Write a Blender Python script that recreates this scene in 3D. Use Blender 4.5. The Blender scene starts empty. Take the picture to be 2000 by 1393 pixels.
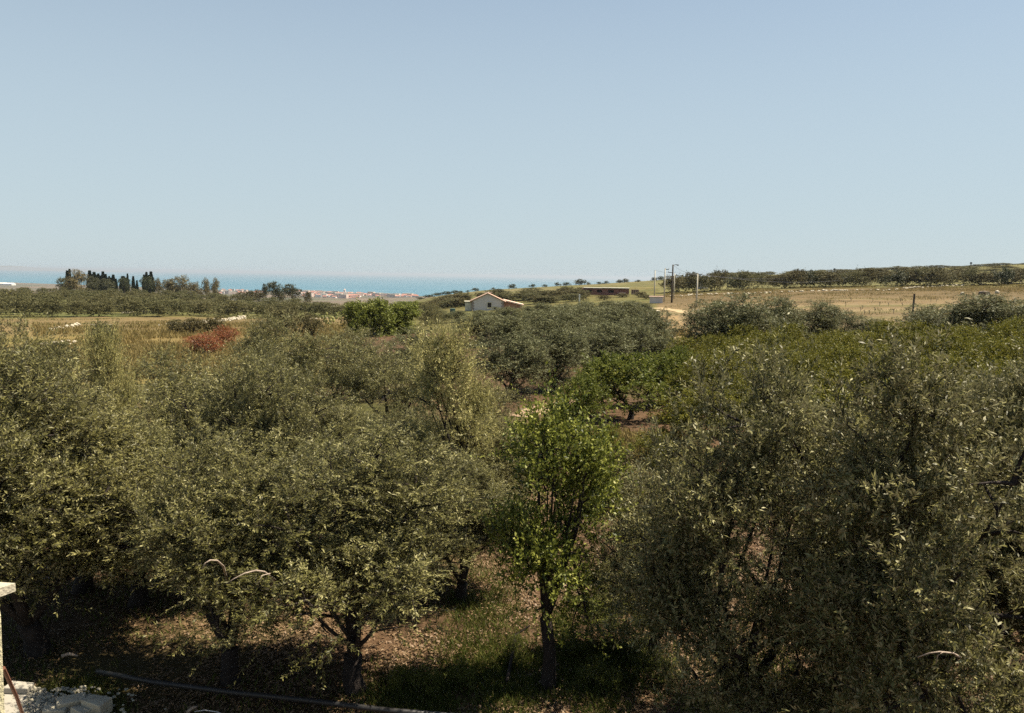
import bpy, math, random
import numpy as np
from mathutils import Vector, Matrix
random.seed(7)
RNG = np.random.default_rng(11)
R = math.radians
C = bpy.context.scene.collection
scene = bpy.context.scene

# ------------------------------------------------------------------ camera
EYE = 6.5
FPX = 1570.0
PITCH = math.atan((696.5 - 538.5) / FPX)
ROLL = R(0.93)
_r0 = Vector((1, 0, 0)); _u0 = Vector((0, math.sin(PITCH), math.cos(PITCH))); _f = Vector((0, math.cos(PITCH), -math.sin(PITCH)))
_rt = _r0 * math.cos(ROLL) + _u0 * math.sin(ROLL)
_up = _u0 * math.cos(ROLL) - _r0 * math.sin(ROLL)
cam = bpy.data.cameras.new('camera'); camo = bpy.data.objects.new('camera', cam); C.objects.link(camo)
m = Matrix.Identity(4)
for i, v in enumerate((_rt, _up, -_f)):
    for j in range(3): m[j][i] = v[j]
m[2][3] = EYE
camo.matrix_world = m
cam.sensor_width = 36; cam.lens = 36 * FPX / 2000
cam.clip_start = 0.05; cam.clip_end = 200000
scene.camera = camo

# ------------------------------------------------------------------ light
SUN_AZ, SUN_EL = R(82), R(60)          # azimuth to the right of the view, elevation
world = bpy.data.worlds.new('World'); scene.world = world; world.use_nodes = True
nt = world.node_tree; nt.nodes.clear()
sky = nt.nodes.new('ShaderNodeTexSky'); sky.sky_type = 'NISHITA'; sky.sun_disc = False
sky.sun_elevation = SUN_EL; sky.sun_rotation = SUN_AZ
sky.altitude = 100; sky.air_density = 1.0; sky.dust_density = 0.4; sky.ozone_density = 1.4
bg = nt.nodes.new('ShaderNodeBackground'); bg.inputs[1].default_value = 0.053
wo = nt.nodes.new('ShaderNodeOutputWorld')
# pale marine haze thickening towards the horizon
tcw = nt.nodes.new('ShaderNodeTexCoord'); sx_ = nt.nodes.new('ShaderNodeSeparateXYZ'); nt.links.new(tcw.outputs['Generated'], sx_.inputs[0])
mr = nt.nodes.new('ShaderNodeMapRange'); mr.interpolation_type = 'SMOOTHSTEP'
for i_, v_ in ((1, .03), (2, .68), (3, .86), (4, .05)): mr.inputs[i_].default_value = v_
nt.links.new(sx_.outputs[2], mr.inputs[0])
mx_ = nt.nodes.new('ShaderNodeMix'); mx_.data_type = 'RGBA'; mx_.inputs[7].default_value = (4.45, 5.38, 5.85, 1)
nt.links.new(mr.outputs[0], mx_.inputs[0]); nt.links.new(sky.outputs[0], mx_.inputs[6]); nt.links.new(mx_.outputs[2], bg.inputs[0]); nt.links.new(bg.outputs[0], wo.inputs[0])
sd = bpy.data.lights.new('sun', 'SUN'); sd.energy = 5.0; sd.angle = R(0.53); sd.color = (1.0, 0.90, 0.74)
so = bpy.data.objects.new('sun', sd); C.objects.link(so)
sv = Vector((math.sin(SUN_AZ) * math.cos(SUN_EL), math.cos(SUN_AZ) * math.cos(SUN_EL), math.sin(SUN_EL)))
so.rotation_euler = sv.to_track_quat('Z', 'Y').to_euler()
scene.view_settings.view_transform = 'Standard'; scene.view_settings.look = 'None'
scene.view_settings.exposure = 1.2; scene.view_settings.gamma = 1.0
scene.view_settings.use_curve_mapping = False
cy = scene.cycles
cy.max_bounces = 5; cy.diffuse_bounces = 1; cy.glossy_bounces = 2; cy.transmission_bounces = 3
cy.transparent_max_bounces = 8; cy.volume_bounces = 0; cy.use_denoising = False

# ------------------------------------------------------------------ helpers
def ray(px, py):
    v = _rt * ((px - 1000) / FPX) + _up * (-(py - 696.5) / FPX) + _f
    return v
def at(px, py, d):
    """point seen at a pixel at horizontal distance d"""
    v = ray(px, py); h = math.hypot(v.x, v.y)
    return Vector((v.x / h * d, v.y / h * d, EYE + v.z / h * d))
def hor(px): return 538.5 + 0.0162 * (px - 1000)

def meta(o, label=None, cat=None, group=None, kind=None):
    if label: o['label'] = label
    if cat: o['category'] = cat
    if group: o['group'] = group
    if kind: o['kind'] = kind
    return o
def empty(name, loc, rz=0, label=None, cat=None, group=None):
    o = bpy.data.objects.new(name, None); C.objects.link(o)
    o.location = loc; o.rotation_euler = (0, 0, rz); o.empty_display_size = .3
    return meta(o, label, cat, group)
def link(name, me, parent=None, loc=None):
    o = bpy.data.objects.new(name, me); C.objects.link(o)
    if parent: o.parent = parent
    if loc is not None: o.location = loc
    return o
def copy_tree(o, parent=None):
    c = o.copy(); C.objects.link(c); c.parent = parent
    for ch in o.children: copy_tree(ch, c)
    return c

def np_mesh(name, V, loops, starts, totals, mats, mat_idx=None, attrs=None, smooth=False):
    me = bpy.data.meshes.new(name)
    V = np.ascontiguousarray(V, dtype=np.float32)
    me.vertices.add(len(V)); me.vertices.foreach_set('co', V.ravel())
    me.loops.add(len(loops)); me.loops.foreach_set('vertex_index', np.asarray(loops, dtype=np.int32))
    me.polygons.add(len(starts)); me.polygons.foreach_set('loop_start', np.asarray(starts, dtype=np.int32))
    me.polygons.foreach_set('loop_total', np.asarray(totals, dtype=np.int32))
    for mt in mats: me.materials.append(mt)
    if mat_idx is not None: me.polygons.foreach_set('material_index', np.asarray(mat_idx, dtype=np.int32))
    if smooth: me.polygons.foreach_set('use_smooth', np.ones(len(starts), dtype=bool))
    me.update(calc_edges=True)
    for k, (dom, arr) in (attrs or {}).items():
        if arr.ndim == 1:
            a = me.attributes.new(k, 'FLOAT', dom); a.data.foreach_set('value', arr.astype(np.float32))
        else:
            a = me.attributes.new(k, 'FLOAT_COLOR', dom); a.data.foreach_set('color', arr.astype(np.float32).ravel())
    return me
def quads_mesh(name, Q, mats, rnd=None, extra=None, mat_idx=None):
    """Q: (n,4,3) separate quads"""
    n = len(Q)
    at_ = {'rnd': ('FACE', RNG.random(n) if rnd is None else rnd)}
    if extra: at_.update(extra)
    return np_mesh(name, Q.reshape(-1, 3), np.arange(4 * n), np.arange(n) * 4, np.full(n, 4), mats, mat_idx, at_)
class MB:
    """a small mesh builder made of boxes, tubes and polygons"""
    def __init__(s): s.v = []; s.f = []
    def add(s, vs, fs):
        b = len(s.v); s.v += [tuple(v) for v in vs]; s.f += [tuple(b + i for i in f) for f in fs]
    def box(s, c, d, M=None, jit=0):
        vs = []
        for z in (-1, 1):
            for y in (-1, 1):
                for x in (-1, 1):
                    p = Vector((x * d[0] / 2, y * d[1] / 2, z * d[2] / 2))
                    if jit: p += Vector((random.uniform(-jit, jit), random.uniform(-jit, jit), random.uniform(-jit, jit)))
                    if M: p = M @ p
                    vs.append(p + Vector(c))
        s.add(vs, [(0, 2, 3, 1), (4, 5, 7, 6), (0, 1, 5, 4), (2, 6, 7, 3), (0, 4, 6, 2), (1, 3, 7, 5)])
    def tube(s, pts, rad, n=6, cap=True):
        pts = [Vector(p) for p in pts]
        if not hasattr(rad, '__len__'): rad = [rad] * len(pts)
        vs = []
        for i, p in enumerate(pts):
            t = (pts[min(i + 1, len(pts) - 1)] - pts[max(i - 1, 0)]).normalized()
            a = t.cross(Vector((0.31, 0.17, 0.93)) if abs(t.z) < .9 else Vector((1, 0.1, 0))).normalized(); b = t.cross(a)
            for k in range(n):
                th = 2 * math.pi * k / n
                vs.append(p + (a * math.cos(th) + b * math.sin(th)) * rad[i])
        fs = []
        for i in range(len(pts) - 1):
            for k in range(n):
                fs.append((i * n + k, i * n + (k + 1) % n, (i + 1) * n + (k + 1) % n, (i + 1) * n + k))
        if cap:
            fs.append(tuple(range(n))[::-1]); fs.append(tuple((len(pts) - 1) * n + k for k in range(n)))
        s.add(vs, fs)
    def rock(s, c, r, seed=0, sq=0.7):
        rr = random.Random(seed)
        import itertools
        vs = [(0, 0, 1)] + [(math.cos(a) * .85, math.sin(a) * .85, .5) for a in np.arange(6) * math.pi / 3] + \
             [(math.cos(a + .5), math.sin(a + .5), -.2) for a in np.arange(6) * math.pi / 3] + [(0, 0, -.7)]
        vs = [Vector(v) * rr.uniform(.75, 1.2) for v in vs]
        vs = [Vector((v.x * r[0], v.y * r[1], v.z * r[2])) + Vector(c) for v in vs]
        fs = [(0, 1 + k, 1 + (k + 1) % 6) for k in range(6)]
        for k in range(6):
            fs.append((1 + k, 7 + k, 1 + (k + 1) % 6)); fs.append((1 + (k + 1) % 6, 7 + k, 7 + (k + 1) % 6))
            fs.append((13, 7 + (k + 1) % 6, 7 + k))
        s.add(vs, fs)
    def mesh(s, name, mat, smooth=False):
        me = bpy.data.meshes.new(name); me.from_pydata(s.v, [], s.f)
        if isinstance(mat, (list, tuple)):
            for q in mat: me.materials.append(q)
        else: me.materials.append(mat)
        if smooth:
            for p in me.polygons: p.use_smooth = True
        me.update(); return me
    def obj(s, name, mat, parent=None, smooth=False, loc=None):
        return link(name, s.mesh(name, mat, smooth), parent, loc)

# ------------------------------------------------------------------ materials
def new_mat(name):
    mt = bpy.data.materials.new(name); mt.use_nodes = True
    n = mt.node_tree; n.nodes.clear()
    out = n.nodes.new('ShaderNodeOutputMaterial')
    return mt, n, out
def N(n, t, **kw):
    x = n.nodes.new(t)
    for k, v in kw.items(): setattr(x, k, v)
    return x
def ramp(n, fac, stops):
    r = n.nodes.new('ShaderNodeValToRGB'); el = r.color_ramp.elements
    while len(el) < len(stops): el.new(0.5)
    for e, (p, c) in zip(el, stops): e.position = p; e.color = (*c, 1)
    n.links.new(fac, r.inputs[0]); return r.outputs[0]
def mix(n, fac, a, b, mode='MIX'):
    x = n.nodes.new('ShaderNodeMix'); x.data_type = 'RGBA'; x.blend_type = mode
    for s, v in ((x.inputs[0], fac), (x.inputs[6], a), (x.inputs[7], b)):
        if isinstance(v, (int, float)): s.default_value = v
        elif isinstance(v, tuple): s.default_value = (*v, 1)
        else: n.links.new(v, s)
    return x.outputs[2]
def noise(n, scale, detail=4, vec=None, rough=.55):
    x = n.nodes.new('ShaderNodeTexNoise'); x.inputs['Scale'].default_value = scale; x.inputs['Detail'].default_value = detail
    x.inputs['Roughness'].default_value = rough
    if vec is not None: n.links.new(vec, x.inputs['Vector'])
    return x.outputs['Fac']

def leaf_mat(name, cols, under, gloss=.45, spec=.4, trans=.25, tcol=None, tree_var=.35, tint=(.12, .09, .04)):
    mt, n, out = new_mat(name)
    a = N(n, 'ShaderNodeAttribute', attribute_name='rnd')
    c = ramp(n, a.outputs['Fac'], [(i / (len(cols) - 1), q) for i, q in enumerate(cols)])
    oi = N(n, 'ShaderNodeObjectInfo')
    vm = N(n, 'ShaderNodeMath', operation='MULTIPLY'); n.links.new(oi.outputs['Random'], vm.inputs[0]); vm.inputs[1].default_value = tree_var
    top = mix(n, vm.outputs[0], c, tint)
    g = N(n, 'ShaderNodeNewGeometry')
    col = mix(n, g.outputs['Backfacing'], top, mix(n, .25, under, top))
    p = N(n, 'ShaderNodeBsdfPrincipled'); n.links.new(col, p.inputs['Base Color'])
    p.inputs['Roughness'].default_value = gloss; p.inputs['Specular IOR Level'].default_value = spec
    t = N(n, 'ShaderNodeBsdfTranslucent'); 
    if tcol: t.inputs[0].default_value = (*tcol, 1)
    else: n.links.new(col, t.inputs[0])
    ms = N(n, 'ShaderNodeMixShader'); ms.inputs[0].default_value = trans
    n.links.new(p.outputs[0], ms.inputs[1]); n.links.new(t.outputs[0], ms.inputs[2]); n.links.new(ms.outputs[0], out.inputs[0])
    return mt
def plain(name, c1, c2=None, scale=3, rough=.85, bump=0, spec=.3, detail=6, metal=0):
    mt, n, out = new_mat(name)
    p = N(n, 'ShaderNodeBsdfPrincipled'); p.inputs['Roughness'].default_value = rough; p.inputs['Specular IOR Level'].default_value = spec
    p.inputs['Metallic'].default_value = metal
    tc = N(n, 'ShaderNodeTexCoord')
    f = noise(n, scale, detail, tc.outputs['Object'])
    c2 = c2 or tuple(x * .7 for x in c1)
    n.links.new(ramp(n, f, [(.3, c1), (.7, c2)]), p.inputs['Base Color'])
    if bump:
        b = N(n, 'ShaderNodeBump'); b.inputs['Strength'].default_value = bump; b.inputs['Distance'].default_value = .03
        n.links.new(noise(n, scale * 6, 5, tc.outputs['Object']), b.inputs['Height']); n.links.new(b.outputs[0], p.inputs['Normal'])
    n.links.new(p.outputs[0], out.inputs[0]); return mt

M = {}
M['olive'] = leaf_mat('olive_leaf', [(.022, .024, .006), (.060, .060, .014), (.152, .143, .042), (.415, .38, .182)], (.315, .292, .168), gloss=.5, spec=.25, trans=.12, tint=(.15, .125, .035), tree_var=.3)  # palest leaf tones paint sun glints, darkest ones shade, into the colour
M['olive_pale'] = leaf_mat('olive_leaf_pale', [(.05, .05, .013), (.20, .185, .05), (.55, .49, .20)], (.42, .38, .18), gloss=.5, spec=.25, trans=.2, tree_var=0, tint=(.2, .16, .06))
M['olive_grey'] = leaf_mat('olive_leaf_grey', [(.030, .034, .012), (.085, .090, .034), (.24, .24, .115)], (.20, .19, .10), gloss=.55, spec=.2, trans=.18, tint=(.10, .10, .04))
M['olive_far'] = leaf_mat('olive_leaf_far', [(.055, .058, .020), (.095, .094, .034), (.14, .13, .055)], (.14, .135, .065), gloss=.6, spec=.2, trans=.2, tint=(.13, .10, .04))
M['scrub'] = leaf_mat('scrub_leaf', [(.06, .052, .018), (.10, .083, .03), (.135, .108, .044)], (.12, .10, .05), gloss=.7, spec=.2, trans=.15, tint=(.07, .08, .03))
M['pear'] = leaf_mat('pear_leaf', [(.018, .030, .006), (.055, .072, .012), (.20, .215, .03), (.48, .46, .13)], (.17, .19, .035), gloss=.5, spec=.25, trans=.3, tree_var=.0)  # palest yellow-green tones paint sunlit highlights into the leaf colour
M['citrus'] = leaf_mat('citrus_leaf', [(.025, .032, .004), (.065, .074, .008), (.15, .145, .012), (.34, .29, .05)], (.14, .13, .025), gloss=.5, spec=.2, trans=.35, tint=(.10, .095, .010), tree_var=.6)
M['fresh'] = leaf_mat('fresh_leaf', [(.040, .062, .008), (.095, .112, .014), (.22, .21, .03)], (.12, .14, .03), gloss=.5, spec=.2, trans=.35, tree_var=.1)
M['thicket'] = leaf_mat('thicket_leaf', [(.085, .105, .015), (.14, .165, .022), (.21, .22, .04)], (.15, .17, .04), gloss=.55, spec=.25, trans=.3, tree_var=.1)
M['weed'] = leaf_mat('weed_leaf', [(.03, .045, .006), (.07, .09, .012), (.13, .14, .025), (.22, .19, .06)], (.10, .11, .03), gloss=.55, spec=.2, trans=.3, tree_var=.1)
M['cypress'] = leaf_mat('cypress_leaf', [(.022, .036, .018), (.035, .05, .024), (.05, .06, .03)], (.03, .045, .02), gloss=.6, trans=.08, tint=(.05, .05, .03))
M['pine'] = leaf_mat('pine_leaf', [(.028, .040, .014), (.045, .058, .018), (.065, .072, .026)], (.05, .06, .02), gloss=.6, trans=.1)
M['euc'] = leaf_mat('eucalyptus_leaf', [(.09, .072, .022), (.14, .108, .035), (.18, .135, .045)], (.18, .15, .07), gloss=.5, trans=.2, tint=(.09, .09, .04))
M['red'] = leaf_mat('red_shrub_leaf', [(.12, .032, .010), (.21, .058, .016), (.27, .11, .035)], (.22, .08, .03), gloss=.6, trans=.25, tree_var=.2)
M['bark'] = plain('bark', (.040, .030, .024), (.016, .012, .010), 9, .95, .8)
M['bark_pale'] = plain('bark_pale', (.40, .32, .24), (.22, .17, .13), 12, .85, .5)
M['grass_green'] = leaf_mat('green_grass', [(.03, .048, .008), (.06, .085, .012), (.11, .115, .022), (.18, .15, .05)], (.08, .09, .02), gloss=.6, spec=.2, trans=.3, tree_var=0)
M['grass_dry'] = leaf_mat('dry_grass', [(.15, .115, .034), (.22, .165, .055), (.27, .21, .08)], (.2, .155, .06), gloss=.7, spec=.2, trans=.3, tree_var=0)
M['litter'] = leaf_mat('dead_leaf', [(.05, .027, .011), (.12, .069, .030), (.20, .122, .055), (.30, .21, .11)], (.2, .13, .07), gloss=.6, trans=.1, tree_var=0)
M['concrete'] = plain('concrete', (.36, .33, .27), (.26, .24, .20), 1.2, .9, .4)
M['block'] = plain('pale_block', (.46, .42, .31), (.30, .27, .20), 5, .95, .6)
M['cream'] = plain('cream_render', (.62, .55, .36), (.46, .42, .25), 6, .95, .8)
M['stone'] = plain('pale_stone', (.52, .46, .34), (.33, .29, .21), 1.5, .95, .4)
M['brown_rock'] = plain('brown_rock', (.16, .12, .085), (.09, .07, .05), 1.5, .95, .6)
M['plaster'] = plain('house_plaster', (.60, .55, .51), (.50, .46, .43), .8, .9)
M['lit_plaster'] = plain('lit_cream_plaster', (.70, .64, .48), (.6, .55, .4), .8, .9)  # paler copy of the house plaster with sunlight put into its colour
M['quoin'] = plain('quoin_stone', (.30, .24, .20), (.17, .13, .11), 2, .9, .4)
M['terracotta'] = plain('terracotta', (.42, .23, .15), (.28, .13, .085), 3, .85)
M['pale_tile'] = plain('pale_verge', (.74, .52, .40), (.6, .42, .32), 3, .85)
M['dark'] = plain('inner_shade', (.025, .02, .018), (.015, .012, .01), 3, .6)  # near-black colour standing for the shade inside openings and windows
M['brick'] = plain('raw_brick', (.24, .11, .085), (.15, .075, .06), 1.2, .95, .3)
M['brick_lit'] = plain('lit_brick', (.50, .33, .22), (.36, .22, .15), 2, .95)  # paler brick, sunlight on the end wall painted into its colour
M['slab'] = plain('roof_slab', (.55, .52, .42), (.42, .40, .33), 1, .9)
M['pole'] = plain('pole_concrete', (.50, .46, .36), (.38, .35, .27), 2, .9)
M['pole_dark'] = plain('weathered_wood', (.10, .08, .06), (.06, .05, .04), 4, .9)
M['metal'] = plain('dark_metal', (.06, .065, .07), (.04, .04, .045), 4, .5, metal=.5)
M['rust'] = plain('rusty_iron', (.20, .085, .05), (.12, .05, .03), 12, .8)
M['pipe'] = plain('black_pipe', (.018, .018, .018), (.03, .028, .025), 6, .45)
M['tank'] = plain('green_tank', (.010, .05, .034), (.008, .04, .028), 2, .35, spec=.5)
M['wire'] = plain('wire', (.10, .10, .11), (.08, .08, .09), 2, .5)
M['cactus'] = plain('cactus_pad', (.34, .30, .10), (.16, .19, .06), 3, .6)
M['town_wall'] = plain('town_wall', (.62, .50, .42), (.50, .36, .28), .08, .9)
M['town_white'] = plain('town_white', (.80, .76, .70), (.66, .6, .54), .08, .9)
M['town_roof'] = plain('town_roof', (.42, .20, .14), (.30, .13, .09), .08, .9)

# ------------------------------------------------------------------ terrain
PXC = [-500, 0, 300, 550, 750, 840, 950, 1150, 1350, 1600, 2000, 2500]
DC = [40, 60, 100, 130, 170, 200, 250, 300, 380, 450, 550, 700, 1200, 2500, 3800]
ZT = {
 -500: [0, -.3, -1.0, -1.6, -2.6, -3.1, -3.9, -4.5, -5.5, -6.6, -9, -14, -35, -75, -92],
 0:    [0, -.3, -1.0, -1.6, -2.6, -3.1, -3.9, -4.6, -5.6, -6.6, -9, -14, -35, -75, -92],
 300:  [0, -.3, -1.0, -1.7, -2.7, -3.2, -4.0, -4.6, -5.6, -6.3, -8, -14, -38, -78, -93],
 550:  [0, -.2, -1.0, -1.7, -2.9, -3.8, -5.0, -6.0, -7.6, -11, -17, -26, -50, -82, -94],
 750:  [0, 0, -.6, -1.3, -2.4, -3.6, -5.4, -7, -10, -13.5, -18, -27, -50, -84, -95],
 840:  [0, 0, -.4, -.8, -1.6, -2.4, -3.2, -3.6, -4.0, -6, -12, -24, -50, -84, -95],
 950:  [0, 0, -.2, -.5, -.9, -1.4, -1.2, -.8, -.4, -1.6, -8, -20, -48, -85, -97],
 1150: [0, 0, 0, .1, .4, .8, 1.0, 1.5, 2.4, 2.5, -1, -10, -40, -85, -98],
 1350: [0, 0, .5, .9, 1.5, 2.0, 3.0, 4.2, 5.8, 7.0, 7.0, 2, -35, -85, -98],
 1600: [.2, .9, 1.9, 2.6, 3.3, 3.9, 5.2, 6.5, 8.5, 10.2, 11.4, 9, -30, -85, -98],
 2000: [.5, 1.4, 3.1, 3.6, 4.0, 4.6, 7.0, 9.5, 13., 15.8, 17.5, 15, -25, -85, -98],
 2500: [.5, 1.6, 3.6, 4.2, 5.0, 6.0, 9.0, 12, 16, 20, 23., 22, -15, -80, -98]}
COASTP = [(-800, 8200), (0, 6900), (130, 6300), (400, 4900), (600, 4450), (800, 3950), (1000, 3700), (2500, 3600)]
def azim(px):
    v = ray(px, 560); return math.atan2(v.x, v.y)
AZG = np.radians(np.arange(-75, 75.1, 1.0)); LDG = np.linspace(math.log(30), math.log(3800), 170)
_paz = np.array([azim(p) for p in PXC]); _ld = np.log(DC)
_rows = np.array([np.interp(LDG, _ld, ZT[p]) for p in PXC])
TG = np.array([np.interp(AZG, _paz, _rows[:, j]) for j in range(len(LDG))]).T
for _ in range(3):
    P = np.pad(TG, 1, mode='edge'); TG = (P[:-2, 1:-1] + P[2:, 1:-1] + P[1:-1, :-2] + P[1:-1, 2:] + 2 * P[1:-1, 1:-1]) / 6
_caz = np.array([azim(p) for p, _ in COASTP]); _cd = np.array([d for _, d in COASTP])
def vnoise(x, y, s, seed=0):
    xs, ys = x / s, y / s; xi = np.floor(xs); yi = np.floor(ys); fx = xs - xi; fy = ys - yi
    fx = fx * fx * (3 - 2 * fx); fy = fy * fy * (3 - 2 * fy)
    def h(a, b):
        t = np.sin(a * 127.1 + b * 311.7 + seed * 74.7) * 43758.5453; return t - np.floor(t)
    return (h(xi, yi) * (1 - fx) + h(xi + 1, yi) * fx) * (1 - fy) + (h(xi, yi + 1) * (1 - fx) + h(xi + 1, yi + 1) * fx) * fy
def ground_z(x, y):
    x = np.asarray(x, float); y = np.asarray(y, float)
    d = np.hypot(x, y); az = np.arctan2(x, y)
    back = np.clip((np.abs(az) - R(75)) / R(30), 0, 1)
    a = np.clip(az, AZG[0], AZG[-1]); l = np.log(np.clip(d, 30, 3799.0))
    ia = (a - AZG[0]) / (AZG[1] - AZG[0]); il = (l - LDG[0]) / (LDG[1] - LDG[0])
    i0 = np.clip(ia.astype(int), 0, len(AZG) - 2); j0 = np.clip(il.astype(int), 0, len(LDG) - 2)
    fa = ia - i0; fl = il - j0
    z = (TG[i0, j0] * (1 - fa) + TG[i0 + 1, j0] * fa) * (1 - fl) + (TG[i0, j0 + 1] * (1 - fa) + TG[i0 + 1, j0 + 1] * fa) * fl
    z = z * (1 - back) * 1.0 + back * np.where(d < 600, 0, 0)
    coast = np.interp(np.clip(az, _caz[0], _caz[-1]), _caz, _cd)
    far = np.clip((d - 3800) / (np.maximum(coast, 3801) - 3800), 0, 1.04)
    z = np.where(d > 3500, z + (-100.3 - z) * far, z)
    amp = np.clip(d / 200, .10, 1.0) * .35
    z = z + (vnoise(x, y, 3.1, 1) - .5) * .10 + (vnoise(x, y, 14, 2) - .5) * amp * (d > 14) + np.clip((d - 900) / 1500, 0, 1) * (vnoise(x, y, 260, 3) - .5) * 4 * (1 - np.clip(far, 0, 1))
    return z
def gz(x, y): return float(ground_z(x, y))
def hit(px, py):
    v = ray(px, py); h = math.hypot(v.x, v.y)
    d = 4.0
    while d < 6000:
        if EYE + v.z / h * d < gz(v.x / h * d, v.y / h * d): break
        d *= 1.006
    return Vector((v.x / h * d, v.y / h * d, gz(v.x / h * d, v.y / h * d)))
def on(px, d, py=None):
    """ground point in the direction of a pixel column"""
    if py is None: py = min(1250, hor(px) + FPX * 3.5 / d)
    p = at(px, py, d); p.z = gz(p.x, p.y); return p

# polar ground sheet: fine in view, coarse behind
az1 = np.radians(np.arange(-44, 44.01, .30)); az2 = np.radians(np.arange(48, 312.1, 6.0))
AZ = np.concatenate([az1, az2])                 # closed ring
DD = np.concatenate([[0.6], np.exp(np.linspace(math.log(2.5), math.log(9000), 300))])
AA, LL = np.meshgrid(AZ, DD)
X = LL * np.sin(AA); Y = LL * np.cos(AA); Z = ground_z(X, Y)
nr, na = X.shape
V = np.stack([X, Y, Z], -1).reshape(-1, 3)
ii, jj = np.meshgrid(np.arange(nr - 1), np.arange(na), indexing='ij')
jn = (jj + 1) % na
F = np.stack([ii * na + jj, ii * na + jn, (ii + 1) * na + jn, (ii + 1) * na + jj], -1).reshape(-1, 4)[:, ::-1]
fc = V[F].mean(1); fd = np.hypot(fc[:, 0], fc[:, 1]); faz = np.arctan2(fc[:, 0], fc[:, 1])
fpx = 1000 + np.tan(np.clip(faz, -1.3, 1.3)) * FPX
# zone albedo per vertex
vd = np.hypot(V[:, 0], V[:, 1]); vpx = 1000 + np.tan(np.clip(np.arctan2(V[:, 0], V[:, 1]), -1.3, 1.3)) * FPX
n1 = vnoise(V[:, 0], V[:, 1], 2.3, 5); n2 = vnoise(V[:, 0], V[:, 1], 9, 6); n3 = vnoise(V[:, 0], V[:, 1], 55, 8)
def lerp(a, b, t): return a + (b - a) * np.clip(t, 0, 1)[:, None]
c = np.tile(np.array([.10, .062, .036]), (len(V), 1))
c = lerp(c, np.array([.07, .075, .022]), (n2 - .55) * 3.0 + (n1 - .5))
c = lerp(c, np.array([.14, .085, .048]), (.5 - n2) * 2 * (vd < 40))
isleft = vpx < 690 + (n2 - .5) * 40
field = lerp(np.tile(np.array([.21, .155, .06]), (len(V), 1)), np.array([.15, .135, .04]), (n2 - .35) * 2.0)
field = lerp(field, np.array([.175, .13, .06]), (n3 - .45) * 4 + (vd - 130) / 60)
c = np.where((isleft & (vd > 52) & (vd < 168 + n2 * 8))[:, None], field, c)
grove = lerp(np.tile(np.array([.13, .115, .04]), (len(V), 1)), np.array([.10, .11, .035]), n2 * 1.2)
c = np.where((isleft & (vd >= 168 + n2 * 8))[:, None], grove, c)
rf = lerp(np.tile(np.array([.20, .145, .075]), (len(V), 1)), np.array([.145, .10, .045]), (n2 - .4) * 2.5)
st = vnoise(V[:, 0] / 30 + V[:, 1] / 90, vd * 1.0, 5.0, 12); st2 = vnoise(V[:, 0] / 12, vd, 2.2, 15)
rf = lerp(rf, np.array([.27, .215, .12]), (st - .60) * 5); rf = lerp(rf, np.array([.085, .06, .025]), (st2 - .70) * 4); rf = lerp(rf, np.array([.11, .11, .03]), (vnoise(V[:, 0] / 5, vd, 6, 17) - .58) * 4)
rf = lerp(rf, np.array([.105, .075, .028]), (vd - 155 - n1 * 14) / 12)
rf = lerp(rf, np.array([.15, .14, .055]), (vd - 212 - n2 * 10) / 10)
c = np.where(((vpx >= 1285) & (vd > 58) & (vd < 3000))[:, None], rf, c)
mid = lerp(np.tile(np.array([.13, .115, .04]), (len(V), 1)), np.array([.165, .145, .068]), (vd - 260) / 90)
mid = lerp(mid, np.array([.12, .12, .04]), (n2 - .45) * 3)
c = np.where(((vpx >= 690) & (vpx < 1285) & (vd > 95) & (vd < 3000))[:, None], mid, c)
c = np.where((vd > 700)[:, None], lerp(np.tile(np.array([.16, .12, .085]), (len(V), 1)), np.array([.09, .09, .05]), (vnoise(V[:, 0], V[:, 1], 160, 9) - .4) * 3), c)
col = np.concatenate([c, np.ones((len(V), 1))], 1)

def ground_mat(name, det1, det2, bump, wave=0):
    mt, n, out = new_mat(name)
    a = N(n, 'ShaderNodeAttribute', attribute_name='zone')
    g = N(n, 'ShaderNodeNewGeometry')
    f1 = noise(n, det1, 8, g.outputs['Position'], .7); f2 = noise(n, det2, 6, g.outputs['Position'], .6)
    v1 = ramp(n, f1, [(.32, (.33, .31, .27)), (.5, (.80, .79, .76)), (.72, (1.15, 1.12, 1.02))])
    v2 = ramp(n, f2, [(.3, (.72, .75, .7)), (.7, (1.25, 1.2, 1.15))])
    cc = mix(n, 1.0, mix(n, 1.0, a.outputs['Color'], v1, 'MULTIPLY'), v2, 'MULTIPLY')
    p = N(n, 'ShaderNodeBsdfPrincipled'); p.inputs['Roughness'].default_value = .95; p.inputs['Specular IOR Level'].default_value = .15
    h = f1
    if wave:
        mp = N(n, 'ShaderNodeMapping'); n.links.new(g.outputs['Position'], mp.inputs[0]); mp.inputs['Rotation'].default_value = (0, 0, R(-14))
        w = N(n, 'ShaderNodeTexWave', bands_direction='Y'); w.inputs['Scale'].default_value = .16; w.inputs['Distortion'].default_value = 1.4; w.inputs['Detail'].default_value = 3
        w.inputs['Detail Scale'].default_value = 2
        n.links.new(mp.outputs[0], w.inputs['Vector'])
        cc = mix(n, .35, cc, ramp(n, w.outputs['Fac'], [(.2, (.075, .05, .022)), (.8, (.24, .175, .095))]))
    n.links.new(cc, p.inputs['Base Color'])
    b = N(n, 'ShaderNodeBump'); b.inputs['Strength'].default_value = .9; b.inputs['Distance'].default_value = bump
    n.links.new(h, b.inputs['Height']); n.links.new(b.outputs[0], p.inputs['Normal'])
    n.links.new(p.outputs[0], out.inputs[0]); return mt
zone = np.zeros(len(F), int)                       # 0 orchard ground
nz = vnoise(fc[:, 0], fc[:, 1], 9, 6)
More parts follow.
